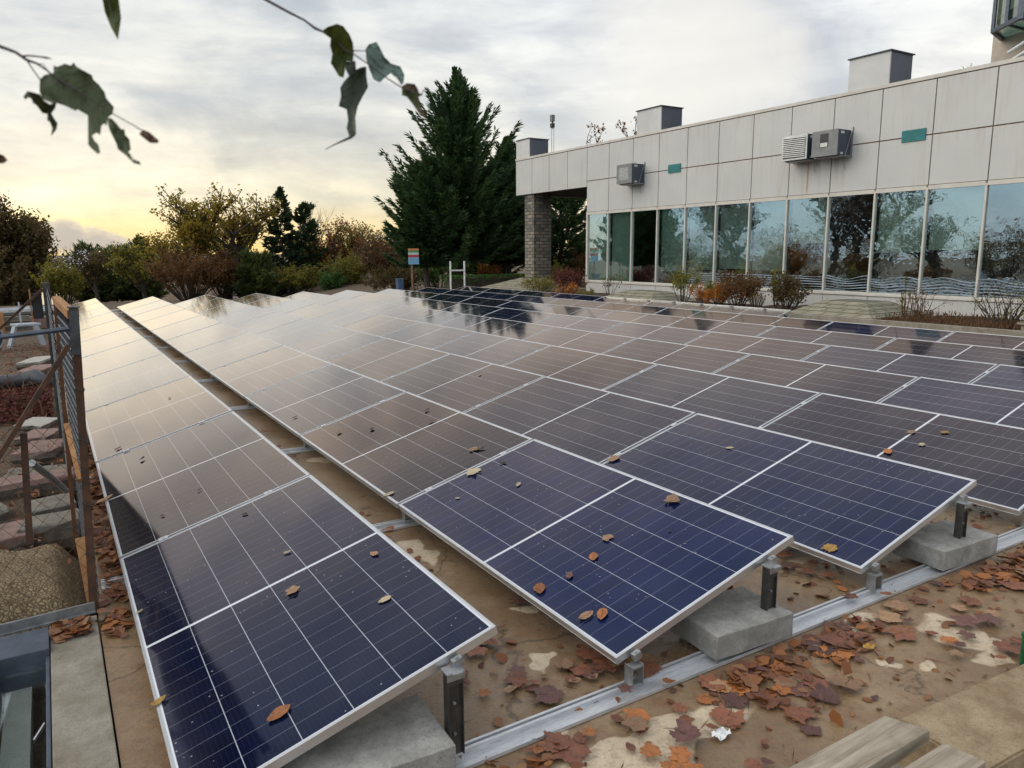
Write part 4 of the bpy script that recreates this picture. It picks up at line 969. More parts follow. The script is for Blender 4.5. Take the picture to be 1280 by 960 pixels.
bush('bed_shrub', 'small yellow plant at the foot of the bare sapling', 15.7, 18.6, ZS, .6, .32, 113, M['yellowgreen'], GB, n=352, ls=.05, stems=10)
bush('bed_shrub', 'leafless reddish twigs right of the flat-topped mound', 16.3, 7.3, ZS, 1.1, .75, 114, M['russet'], GB, n=112, ls=.04, stems=16, stem_mat='drystem')
bush('bed_shrub', 'spreading twiggy shrub with yellow-green tips at the near end of the bed', 16.4, 5.55, ZS-.04, 1.35, .98, 115, M['yellowgreen'], GB, n=272, ls=.045, stems=26)
bush('bed_shrub', 'taller dry stalk among the brown heather', 16.5, 7.75, ZS, .3, 1.0, 116, M['olive'], GB, n=64, ls=.05, stems=4, stem_mat='drystem')
g = random.Random(120); m = MB()
for i in range(5200):
    y = g.uniform(3.6, 7.8); x = g.uniform(15.1, 17.6); h = .03+.12*abs(math.sin(y*2.1+x))+g.uniform(0, .06)
    blade(m, Vector((x, y, ZS-.05)) + Vector((0, 0, h*g.random())), Vector((g.uniform(-.6, .6), g.uniform(-.6, .6), 1)), g.uniform(.05, .11), .009, g)
for i in range(1600):
    y = g.uniform(10.2, 14.8); x = g.uniform(15.05, 16.6)
    blade(m, Vector((x, y, ZS-.03)), Vector((g.uniform(-.8, .8), g.uniform(-.8, .8), .8)), g.uniform(.05, .12), .012, g)
o = m.build('brown_heather', M['drystem']); tag(o, 'brown dry heather and weeds covering the flower bed soil', 'ground cover'); o['kind'] = 'stuff'
# clipped hedge
t = thing('clipped_hedge', 'low dark green clipped hedge between the sign and the stone pillar', 'hedge', (18.7, 31, -.2))
m = MB(); g = random.Random(130)
for i in range(5200):
    leafq(m, Vector((g.uniform(16.4, 21.2), g.uniform(30.6, 31.5), -.3+1.0*(1-g.random()**2.2))), g.uniform(.05, .11), g)
part(m, 'crown', M['green'], t)
m = MB(); m.box((16.55, 30.75, -.3), (21.05, 31.35, .55)); part(m, 'branches', M['bark'], t)
# roof plant
bush('roof_weed', 'tiny dry weed sprouting from the roof edge', 18.6, 8.0, 5.80, .3, .34, 131, None, None, n=0, stems=5, stem_mat='drystem', cat='weed')

# striped sign, ladder frame and bin by the conifers
t = thing('striped_sign', 'small sign of coloured stripes on a brown pole by the conifers', 'sign', (13.15, 27.5, 0))
m = MB(); m.tube([(13.13, 27.55, -.3), (13.13, 27.55, 2.0)], .045, 8); part(m, 'pole', M['brownpole'], t)
zt = 2.0; hs = [.10, .07, .10, .10, .10, .10, .10]; cs = ['signorange', 'signgreen', 'signwhite', 'signred', 'signblue', 'signblue', 'signblue']
for hgt, c in zip(hs, cs):
    m = MB(); m.box((12.95, 27.46, zt-hgt+.008), (13.42, 27.49, zt)); part(m, 'sign_strip', M[c], t); zt -= hgt
t = thing('ladder_frame', 'white metal H-shaped frame standing at the end of the panels', 'frame', (15.0, 27, 0))
m = MB(); m.tube([(14.68, 27, -.2), (14.68, 27, 1.45)], .040, 8); m.tube([(15.36, 27, -.2), (15.36, 27, 1.45)], .040, 8); part(m, 'upright', M['white_paint'], t)
m = MB(); m.tube([(14.72, 27, 1.05), (15.32, 27, 1.05)], .032, 8); part(m, 'rung', M['white_paint'], t)
t = thing('blue_bin', 'dark blue bin at the foot of the striped sign', 'bin', (12.75, 28, 0))
m = MB(); m.prism([(12.6, 27.85), (12.85, 27.85), (12.85, 28.1), (12.6, 28.1)], -.25, .68); part(m, 'body', M['bluepole'], t)
m = MB(); m.box((12.58, 27.83, .682), (12.87, 28.12, .73)); part(m, 'lid', M['bluepole'], t, bevel=.01)
t = thing('garden_wall', 'white rendered low wall seen through the trees left of the sign', 'wall', (21, 61.5, -2))
m = MB(); m.box((17.5, 61.4, -3), (25.0, 61.6, .2)); part(m, 'wall', M['white_paint'], t); m = MB(); m.box((17.4, 61.35, .201), (25.1, 61.65, .28)); part(m, 'coping', M['caps'], t)

# ================================================================== WIRE FENCE AND THE BANK AT LEFT
fx, fy = -.125, 2.02
t = thing('wire_fence', 'rusty wire mesh fence with corner post beside the first panel row', 'fence', (fx, fy, 0))
PB, PT = Vector((-.152, fy, -.05)), Vector((-.094, fy, 1.555))
m = MB(); m.bar(PB, PT, .036, .005, (0, 1, 0)); m.bar(PB+Vector((.0165, .018, 0)), PT+Vector((.0165, .018, 0)), .004, .030, (0, 1, 0)); cpz = part(m, 'corner_post', M['rust'], t)
m = MB(); m.bar(PB.lerp(PT, .86)+Vector((-.004, -.006, 0)), PT+Vector((-.004, -.006, .004)), .040, .004, (0, 1, 0)); m.box((PT.x-.03, fy-.02, 1.560), (PT.x+.024, fy+.034, 1.566)); sub(m, 'post_plate', M['grey_steel'], cpz)
m = MB(); m.bar(PB+Vector((-.012, .012, .08)), PT+Vector((-.012, .012, -.04)), .010, .018, (0, 1, 0)); sub(m, 'post_lath', M['rustlath'], cpz)
m = MB()
for z_ in (.35, .62, .95, 1.2):
    c_ = PB.lerp(PT, z_/1.6); m.tube([c_+Vector((.022*math.cos(a_), .016+.030*math.sin(a_), .01*math.sin(2*a_))) for a_ in [i*.7 for i in range(10)]], .0022, 4)
sub(m, 'tie_wire', M['grey_steel'], cpz)
A = Vector((-.168, 3.05, 0)); B = Vector((-.203, 6.2, 0))
m = MB(); m.bar((-.200, A.y, -.05), (-.163, A.y, 1.545), .022, .03, (0, 1, 0)); part(m, 'mid_post', M['rustlath'], t)
m = MB(); m.bar((PT.x-.012, fy+.03, 1.525), (A.x+.012, A.y+.03, 1.548), .04, .045); part(m, 'top_rail', M['wood_raw'], t, bevel=.003)
m = MB(); m.box((B.x-.03, B.y-.03, -.05), (B.x+.03, B.y+.03, 1.56)); fp = part(m, 'far_post', M['dark_post'], t)
m = MB(); m.bar((B.x-.03, B.y-.035, 1.50), (-.72, 6.1, 1.04), .022, .022); sub(m, 'prop', M['rust'], fp)
m = MB(); m.box((B.x-.13, B.y+.0, 1.22), (B.x-.045, B.y+.02, 1.46)); sub(m, 'plate', M['black_plastic'], fp)
m = MB(); m.box((B.x-.145, B.y-.02, 1.19), (B.x-.133, B.y+.01, 1.50)); sub(m, 'plate_edge', M['wood_raw'], fp)
for pa, pb in (((86, 530, 3.0), (104, 600, 2.35)), ((101, 672, 2.25), (117, 755, 2.06))):
    ends = []
    for (qx, qy, Yp) in (pa, pb):
        d = ray(qx, qy); ends.append(CAM + d*((Yp-CAM.y)/d.y))
    m = MB(); m.bar(ends[0], ends[1], .055, .02, (0, -1, .3)); part(m, 'broken_board', M['wood_raw'], t, bevel=.002)
# cross fence towards the left
m = MB(); m.tube([(fx, fy-.03, 1.462), (-.44, fy-.03, 1.436), (-1.3, fy-.03, 1.40)], .013, 6); part(m, 'cross_rail', M['steel_blue'], t)
m = MB(); m.bar((fx-.01, fy-.045, 1.385), (-1.08, fy-.045, -.06), .022, .045, (0, 1, 0)); part(m, 'brace', M['rust'], t)
m = MB(); m.bar((-.36, fy-.01, .97), (-.39, fy-.01, .42), .03, .012, (0, 1, 0)); part(m, 'rod', M['rust'], t)
m = MB(); m.bar((fx-.02, fy-.04, .035), (-1.3, fy-.12, .03), .012, .05); m.bar((fx-.02, fy-.03, .008), (-1.3, fy-.11, .004), .05, .006); part(m, 'bottom_rail', M['galv'], t)
m = MB(); m.tube([(-.36, fy+.5, .70), (-.30, fy+.9, .52), (-.22, fy+1.2, .33)], .02, 8); part(m, 'loose_pipe', M['galv'], t)
def mesh_wire(m, O, U, L, z0, z1, s, r):
    n = int(L/s); k = int((z1-z0)/(s*.55)); g = random.Random(int(L*100))
    side = Vector((U.y, -U.x, 0))
    for i in range(n+1):
        pts = []
        for j in range(k+1):
            a = i*s + (s*.5 if (j+0) % 2 else 0.0); a = min(L, a)
            pts.append(O + U*a + Vector((0, 0, z0+(z1-z0)*j/k)) + side*(.004 if j % 2 else -.004))
        m.tube(pts, r, 3, cap=False)
        pts = [O + U*min(L, i*s + (s if j % 2 == 0 else s*.5)) + Vector((0, 0, z0+(z1-z0)*j/k)) + side*(-.004 if j % 2 else .004) for j in range(k+1)]
        m.tube(pts, r, 3, cap=False)
m = MB(); S0 = Vector((-.122, fy+.03, 0)); S1 = Vector((-.158, A.y-.03, 0)); mesh_wire(m, S0, (S1-S0).normalized(), (S1-S0).length, .03, 1.50, .045, .0030); part(m, 'wire_mesh', M['grey_steel'], t)
m = MB(); S0 = Vector((-.186, A.y+.03, 0)); mesh_wire(m, S0, (B-S0).normalized(), (B-S0).length-.04, .03, 1.50, .055, .0034); part(m, 'wire_mesh', M['grey_steel'], t)
m = MB(); mesh_wire(m, Vector((fx-.03, fy, 0)), Vector((-1, -.02, 0)).normalized(), 1.15, .03, 1.0, .085, .0017); part(m, 'wire_mesh', M['rust'], t)

# things on the bank
def rock(name, label, cx, cy, z, lx, ly, lz, rz, mat, cat='stone slab', group='stone slabs on the bank behind the fence', seed=1, tilt=(0, 0)):
    from mathutils import noise as mn
    g = random.Random(seed*17); n = 11; out = []
    for i in range(n):      # a split slab: crooked outline, near-flat top, broken dark edges
        a = 2*math.pi*(i+g.uniform(-.25, .25))/n; ca, sa = math.cos(a), math.sin(a); k_ = 1/max(abs(ca), abs(sa))*g.uniform(.82, 1.0)
        out.append((ca*k_*lx*.5, sa*k_*ly*.5))
    out = []
    for (x0_, y0_), (x1_, y1_) in (((-1, -1), (1, -1)), ((1, -1), (1, 1)), ((1, 1), (-1, 1)), ((-1, 1), (-1, -1))):
        for t_ in (.04, .36, .68, .97): out.append(((x0_+(x1_-x0_)*t_+g.uniform(-.07, .07))*lx*.5, (y0_+(y1_-y0_)*t_+g.uniform(-.07, .07))*ly*.5))
    n = len(out)
    m = MB()
    lv = [(-.5, .97), (-.12, 1.04), (.22, .99), (.44, 1.0), (.5, .955)]
    for zz_, sc_ in lv:
        for x, y in out: m.v.append((x*sc_+g.uniform(-.008, .008), y*sc_+g.uniform(-.008, .008), zz_*lz+(x/lx)*lz*.1))
    for k_ in range(len(lv)-1):
        for i in range(n):
            j = (i+1) % n; m.f.append((k_*n+i, k_*n+j, (k_+1)*n+j, (k_+1)*n+i)); m.mi.append(0 if k_ > 1 else 1)
    m.f.append(tuple((len(lv)-1)*n+i for i in range(n))); m.mi.append(0); m.f.append(tuple(reversed(range(n)))); m.mi.append(1)
    me = bpy.data.meshes.new(name); me.from_pydata(m.v, [], m.f); me.materials.append(M[mat]); me.materials.append(M['stone_edge']); me.polygons.foreach_set('material_index', m.mi); me.update()
    o = bpy.data.objects.new(name, me); COL.objects.link(o); o.location = (cx, cy, z); o.rotation_euler = (tilt[0], tilt[1], rz)
    return tag(o, label, cat, group)
rock('stone_slab', 'long pink-topped stone step crossing behind the cross fence', -.55, 4.62, .02, .82, .24, .14, R(6), 'redbrick', seed=1)
rock('stone_slab', 'dark stone block below the long pink-topped step', -.33, 3.92, .0, .30, .30, .14, R(4), 'greystone', seed=2)
rock('stone_slab', 'rough grey stone block beside the netted mound', -.33, 3.45, -.0, .34, .26, .18, R(-4), 'greystone', seed=3)
rock('stone_slab', 'pinkish flat stone at the left behind the netted mound', -.68, 3.42, .0, .46, .34, .11, R(10), 'redbrick', seed=4)
rock('stone_slab', 'white-topped stone slab highest on the bank steps', -.42, 7.05, .05, .28, .42, .06, R(-25), 'whitestone', seed=5, tilt=(0, .08))
rock('stone_slab', 'pink stone slab under the white-topped slab', -.40, 6.45, .03, .30, .42, .08, R(-22), 'redbrick', seed=6)
rock('stone_slab', 'pink stone slab lowest of the stepped pair', -.38, 5.72, .05, .34, .50, .10, R(-18), 'redbrick', seed=7)
rock('stone_slab', 'flat grey-brown stone slab between the steps', -.44, 5.0, .0, .46, .50, .05, R(-15), 'greystone', seed=8)
rock('stone_slab', 'white stone slab far up the bank by the far fence post', -.45, 12.6, .04, .36, .8, .12, R(-18), 'whitestone', seed=9)
rock('stone_slab', 'pink stone slab far up the bank below a white one', -.44, 11.6, .02, .36, .8, .12, R(-18), 'redbrick', seed=10)
rock('stone_slab', 'small brown stone at the lower left of the steps', -.78, 4.05, -.02, .36, .3, .12, R(12), 'greystone', seed=11)
# netted earth mound
mb = MB(); n = 26; g = random.Random(9)
from mathutils import noise as mn
for j in range(n+1):
    for i in range(n+1):
        u, v = i/n, j/n; x = -1.05+.88*u; y = 2.06+1.05*v
        h = .10*math.sin(math.pi*min(1, v*1.1+.12))*(.6+.4*math.sin(3.0*u+1)) + .16*v*(1-u*.4)
        h += mn.noise(Vector((x*4, y*4, 0)))*.045 + mn.noise(Vector((x*16, y*16, 2)))*.014
        e = min(1, min(u, 1-u, v, 1-v)*7); mb.v.append((x, y, -.02+h*e - .12*(1-e)))
for j in range(n):
    for i in range(n): mb.f.append((j*(n+1)+i, j*(n+1)+i+1, (j+1)*(n+1)+i+1, (j+1)*(n+1)+i)); mb.mi.append(0)
mb.v = [(x+.6, y-2.6, z) for x, y, z in mb.v]
o = mb.build('earth_mound', M['jute'], loc=None, smooth=True); o.location = (-.6, 2.6, 0); tag(o, 'tan earth mound covered in fine netting behind the mesh fence', 'mound')
# dark red creeper heap
t = thing('red_creeper', 'dense dark red creeper sprawled over the bank beyond the steps', 'creeper', (-.6, 8.3, 0))
m = MB(); g = random.Random(12); st = MB()
for i in range(5200):
    x = -.28-abs(g.gauss(0, .55)); y = g.uniform(7.55, 9.3); h = .22*math.sin(math.pi*(y-7.5)/1.9)*g.random()**.5
    leafq(m, Vector((x, y, .0+h)), g.uniform(.025, .06), g)
for i in range(60):
    p = Vector((-.28-abs(g.gauss(0, .5)), g.uniform(7.5, 9.3), .05)); st.tube([p, p+rv(g)*.2+Vector((0, 0, .12)), p+rv(g)*.35+Vector((0, 0, .14))], [.006, .005, .002], 4, cap=False)
part(st, 'stem', M['drystem'], t); part(m, 'crown', M['redvine'], t)
o_ = MB(); g = random.Random(14)
o_.tube([(-1.6, 10.0, .08), (-1.1, 9.9, .12), (-.7, 10.05, .10), (-.45, 10.0, .14), (-.28, 9.7, .08)], [.10, .11, .10, .12, .07], 10)
o_.v = [(x+.8, y-10, z) for x, y, z in o_.v]; o = o_.build('black_sheeting', M['black_pipe'], smooth=True); o.location = (-.8, 10, 0); tag(o, 'roll of black plastic sheeting lying above the red creeper', 'sheeting')
t = thing('plastic_tub', 'white plastic tub lying on its side with black inside', 'tub', (-1.2, 15, 0))
m = MB(); ax = Vector((.45, -1, .0)).normalized(); c0 = Vector((-1.25, 15.0, .28))
m.tube([c0-ax*-.0, c0+ax*-.55], [.27, .22], 18); part(m, 'body', M['white_plastic'], t, smooth=False)
m = MB(); m.tube([c0+ax*.004, c0+ax*.03], [.285, .285], 18); part(m, 'rim', M['white_plastic'], t)
m = MB(); m.tube([c0+ax*.0305, c0+ax*.034], [.25, .25], 18); part(m, 'opening', M['black_plastic'], t)
t = thing('plastic_stool', 'white plastic stool standing crooked by the far fence post', 'stool', (-.62, 16, 0))
m = MB(); m.box((-.86, 15.8, .40), (-.42, 16.2, .45), R(20)); part(m, 'seat', M['white_plastic'], t, bevel=.015)
for a, b_ in ((-.95, 15.75), (-.36, 15.75), (-.95, 16.3), (-.36, 16.3)):
    m = MB(); m.bar((a, b_, -.02), (-.64+(a+.64)*.6, 16+(b_-16)*.6, .40), .09, .05); part(m, 'leg', M['white_plastic'], t)
m = MB(); m.bar((-.72, 16.22, .44), (-.72, 16.3, .85), .22, .03); part(m, 'backrest', M['white_plastic'], t, bevel=.01)
o_ = MB(); o_.tube([(-.9, 0, 0), (0, .02, .02), (.75, 0, 0)], [.13, .14, .12], 12); o = o_.build('log', M['galv']); o.location = (-.55, 22.6, .27); tag(o, 'pale grey log lying behind the white stool', 'log')
o_ = MB(); o_.box((-.35, -.25, 0), (.35, .25, .32)); o = o_.build('crate', M['redbrick'], bevel=.03); o.location = (-.48, 21.6, -.12); tag(o, 'reddish crate partly hidden by the fence under the grey log', 'crate')
t = thing('timber_stack', 'low stack of weathered planks against the trees at far left', 'timber', (-1.3, 19.5, 0))
for i in range(3):
    m = MB(); m.bar((-2.6, 19.3+.1*i, .06+.13*i), (-.62, 19.7-.1*i, .06+.13*i), .2, .10); part(m, 'plank', M['greystone'], t)
m = MB(); m.box((-1.34, 19.1, -.05), (-1.14, 19.3, .5)); part(m, 'stake', M['wood_raw'], t)
# loose twigs and leaf bits on the bank
g = random.Random(16); m = MB()
for i in range(1500):
    p = Vector((-.22-abs(g.gauss(0, .8)), g.uniform(2.6, 16), .01)); p.z += .04*g.random()
    if g.random() < .4: blade(m, p, Vector((g.uniform(-1, 1), g.uniform(-1, 1), .15)), g.uniform(.05, .2), .008, g)
    else: leafq(m, p, g.uniform(.02, .055), g)
o = m.build('leaf_debris', M['litter']); o['kind'] = 'stuff'; tag(o, 'dry leaves and twigs scattered over the earth bank', 'debris')
# skylight at lower left: dark steel frame, glass, pale strip below
t = thing('steel_skylight', 'dark blue steel-framed skylight set in the ground at lower left', 'skylight', (-.5, 1.2, 0))
m = MB()
m.box((-1.3, 1.62, -.12), (-.348, 1.86, .035)); m.box((-.72, -.6, -.12), (-.545, 1.60, .05)); m.box((-.365, -.6, -.14), (-.349, 1.618, .0))
part(m, 'frame', M['steel_blue'], t, bevel=.004)
m = MB(); m.box((-.544, -.6, -.055), (-.366, 1.617, -.048)); part(m, 'pane', M['skyglass'], t)
m = MB(); m.box((-.53, -.6, -.20), (-.43, 1.60, -.12)); part(m, 'ledge', M['palestrip'], t)
m = MB(); m.box((-1.3, -.6, -.42), (-.36, 1.61, -.40)); m.box((-1.3, -.6, -.40), (-1.28, 1.61, -.1)); part(m, 'well', M['dark'], t)
m = MB(); m.tube([(-.41, 1.02, -.047), (-.375, 1.12, -.046)], .003, 5); m.tube([(-.40, .72, -.047), (-.37, .66, -.046), (-.36, .66, -.046)], .003, 5); part(m, 'straw', M['paper'], t)
m = MB(); m.bar((-.535, .92, .045), (-.56, .3, .05), .025, .012); part(m, 'strip', M['galv'], t)

# ================================================================== NEAR RIGHT CORNER: LEDGE, BOARDS
o_ = MB(); c = (3.2, -1.12, 0)
bm = bmesh.new(); bmesh.ops.create_cube(bm, size=1.0)
for v in bm.verts: v.co = Vector((v.co.x*2.1, v.co.y*.31, (v.co.z+.5)*.2))
bmesh.ops.bevel(bm, geom=list(bm.edges), offset=.008, segments=2, affect='EDGES')
bmesh.ops.subdivide_edges(bm, edges=[e for e in bm.edges if e.calc_length() > .05], cuts=12, use_grid_fill=True)
for v in bm.verts: v.co += mn.noise_vector(v.co*7)*.006 + mn.noise_vector(v.co*25)*.003
me = bpy.data.meshes.new('concrete_ledge'); bm.to_mesh(me); bm.free(); me.materials.append(M['ledge'])
o = bpy.data.objects.new('concrete_ledge', me); COL.objects.link(o); o.location = (3.22, -1.115, 0.0); o.rotation_euler = (0, 0, R(-4)); tag(o, 'sandy concrete ledge at the lower right corner beside the wooden boards', 'ledge')
t = thing('board_pallet', 'two weathered grey boards of a pallet beside the concrete ledge', 'pallet', (1.6, -1.1, .2))
for (e0, e1, xl) in (((1.986, -.956), (2.036, -1.078), .5), ((2.012, -1.134), (2.030, -1.248), .55)):
    m = MB(); P_ = [Vector((*p, z)) for z in (.275, .323) for p in ((xl, e1[1]-.004), e1, e0, (xl, e0[1]-.002))]
    m.hexa(P_); part(m, 'board', M['board'], t, bevel=.004)
m = MB()
for x in (.75, 1.80): m.box((x, -1.35, .17), (x+.07, -.99, .2745))
part(m, 'bearer', M['board'], t, bevel=.004)
m = MB()
for x in (.80, 1.82): m.box((x, -1.33, .0), (x+.05, -1.0, .169))
part(m, 'foot', M['board'], t)
m = MB(); m.tube([(1.93, -1.10, .262), (1.955, -1.12, .268), (1.99, -1.125, .262)], .010, 6); m.box((1.90, -1.125, .255), (1.93, -1.10, .268)); part(m, 'strap', M['green_plastic'], t)
gp = gz(1279, 812, .12); o_ = MB(); o_.tube([(0, 0, -.12), (0, 0, .06)], .012, 8); o_.tube([(0, 0, .06), (0, 0, .075)], .016, 8); o = o_.build('green_stake', M['green_plastic']); o.location = (gp.x+.005, gp.y, .12); tag(o, 'green plastic stake at the right edge beside the ledge', 'stake')

# ================================================================== LEAVES
def leaf_mesh(name, kind, seed, mat):
    g = random.Random(seed); pts = []
    if kind == 'maple':
        n = 46; bend = g.uniform(-.25, .25); lb0 = g.uniform(.70, .93); pw = g.uniform(.8, 1.6)
        for i in range(n):
            a = 2*math.pi*i/n
            lob = lb0+(1-lb0)*abs(math.cos(2.5*(a-math.pi/2)+bend))**pw
            if abs(a-1.5*math.pi) < .5: lob *= .62
            r = .5*lob*g.uniform(.84, 1.10)
            pts.append((r*math.cos(a), r*math.sin(a)*1.05))
    else:
        n = 22; wd = g.uniform(.26, .36)
        for i in range(n):
            a = 2*math.pi*i/n; x = .5*math.cos(a); w = wd*math.copysign(abs(math.sin(a))**1.35, math.sin(a))*(1-.35*x)*g.uniform(.82, 1.1)
            pts.append((x, w))
    cz = g.uniform(.02, .08); ph = g.uniform(0, 6); curl = g.uniform(.03, .20) if seed % 4 else g.uniform(.25, .5)
    def h(x, y): r = math.hypot(x, y); return cz+curl*(r**2)*(1.0+.8*math.sin(2*math.atan2(y, x)+ph)) + .05*math.sin(9*x+ph)*r
    m = MB(); rings = 3; m.v.append((0, 0, h(0, 0)))
    for k in range(1, rings+1):
        for x, y in pts: s = k/rings; m.v.append((x*s, y*s, h(x*s, y*s)))
    N = len(pts)
    for i in range(N): m.f.append((0, 1+i, 1+(i+1) % N)); m.mi.append(0)
    for k in range(1, rings):
        for i in range(N):
            j = (i+1) % N; m.f.append((1+(k-1)*N+i, 1+k*N+i, 1+k*N+j, 1+(k-1)*N+j)); m.mi.append(0)
    if kind == 'maple':
        p = m.v[1+(rings-1)*N+int(N*.75)]; m.tube([(0, 0, h(0, 0)+.004), (p[0], p[1], p[2]+.006), (p[0]+.1, p[1]-.35, .02)], [.012, .012, .010], 4)
    else: m.tube([(.4, 0, h(.4, 0)+.006), (-.4, 0, h(-.4, 0)+.006), (-.68, .06, .03)], [.008, .012, .010], 4)
    me = bpy.data.meshes.new(name); me.from_pydata(m.v, [], m.f); me.materials.append(mat)
    me.polygons.foreach_set('use_smooth', [True]*len(me.polygons)); me.update(); return me
LM = {}
for kind in ('maple', 'oval'):
    for c in GL:
        LM[kind, c] = [leaf_mesh('fallen_leaf', kind, s*31+len(c), GL[c]) for s in range(6)]
def put_leaf(p, size, kind, c, label, group, g, M_=None, name='fallen_leaf'):
    o = bpy.data.objects.new(name, LM[kind, c][g.randrange(6)]); COL.objects.link(o)
    o.location = p; o.scale = (size, size, size*g.uniform(.6, 1.1)); 
    e = Matrix.Rotation(g.uniform(0, 6.28), 3, 'Z'); o.rotation_euler = ((M_ @ e) if M_ else e).to_euler()
    return tag(o, label, 'leaf', group)
g = random.Random(77)
CW = {'russet': 'russet', 'maroon': 'dark maroon', 'orange': 'bright orange', 'yellow': 'yellow', 'tan': 'tan'}
CENT = [((880, 862), 45, 20, 22, 'in front of the second concrete block'), ((960, 840), 45, 22, 22, 'in front of the second concrete block'), ((1005, 885), 45, 16, 18, 'on the open concrete between rail and boards'),
        ((1110, 735), 38, 20, 22, 'in front of the third concrete block'), ((1195, 725), 45, 20, 24, 'in front of the third concrete block'), ((1255, 690), 24, 24, 14, 'by the right edge beyond the third concrete block'),
        ((1120, 790), 80, 26, 20, 'on the open concrete between rail and boards'), ((1020, 800), 45, 24, 16, 'on the open concrete between rail and boards'), ((740, 905), 50, 24, 14, 'on the open concrete below the front rail'), ((640, 935), 55, 16, 9, 'on the open concrete below the front rail'),
        ((790, 860), 32, 20, 14, 'on the open concrete below the front rail'), ((720, 825), 50, 26, 10, 'in the gap between the first two panel rows'), ((650, 870), 42, 20, 9, 'in the gap between the first two panel rows'), ((760, 830), 22, 18, 10, 'in the gap between the first two panel rows'),
        ((620, 790), 30, 40, 9, 'in the gap between the first two panel rows'), ((1020, 715), 28, 14, 10, 'in the gap between the second and third panel rows'), ((1000, 690), 18, 14, 8, 'in the gap between the second and third panel rows'), ((1215, 805), 50, 22, 12, 'on the open concrete by the ledge'), ((860, 935), 70, 18, 10, 'on the open concrete below the front rail')]
i = 0
for (cx, cy), sx, sy, n, where in CENT:
    for q in range(n):
        x, y = g.gauss(cx, sx), g.gauss(cy, sy); p = gz(x, min(y, 985), 0)
        if p.x < .1 or p.x > 7 or p.y < -1.0: continue
        if -.13 < p.y < .06 and g.random() < .88: continue
        if any(a-.05 < p.x < b_+.12 and -.16 < p.y < .3 for a, b_ in ((.30, .88), (2.16, 2.69), (3.93, 4.54), (5.69, 6.23))): continue
        c = g.choices(('russet', 'maroon', 'orange', 'yellow', 'tan'), (48, 21, 16, 2, 13))[0]
        on = -.11 < p.y < .06
        p.z = (.034 if on else .002) + i*.00012; i += 1
        kind = 'maple' if g.random() < .55 else 'oval'
        s = g.uniform(.06, .155) if kind == 'maple' else g.uniform(.04, .075)
        sz = 'large' if s > .11 else 'small'
        put_leaf(p, s, kind, c, f"{sz} {CW[c]} {'maple' if kind == 'maple' else 'oval'} leaf fallen {where}", f"{CW[c]} leaves fallen {where}", g)
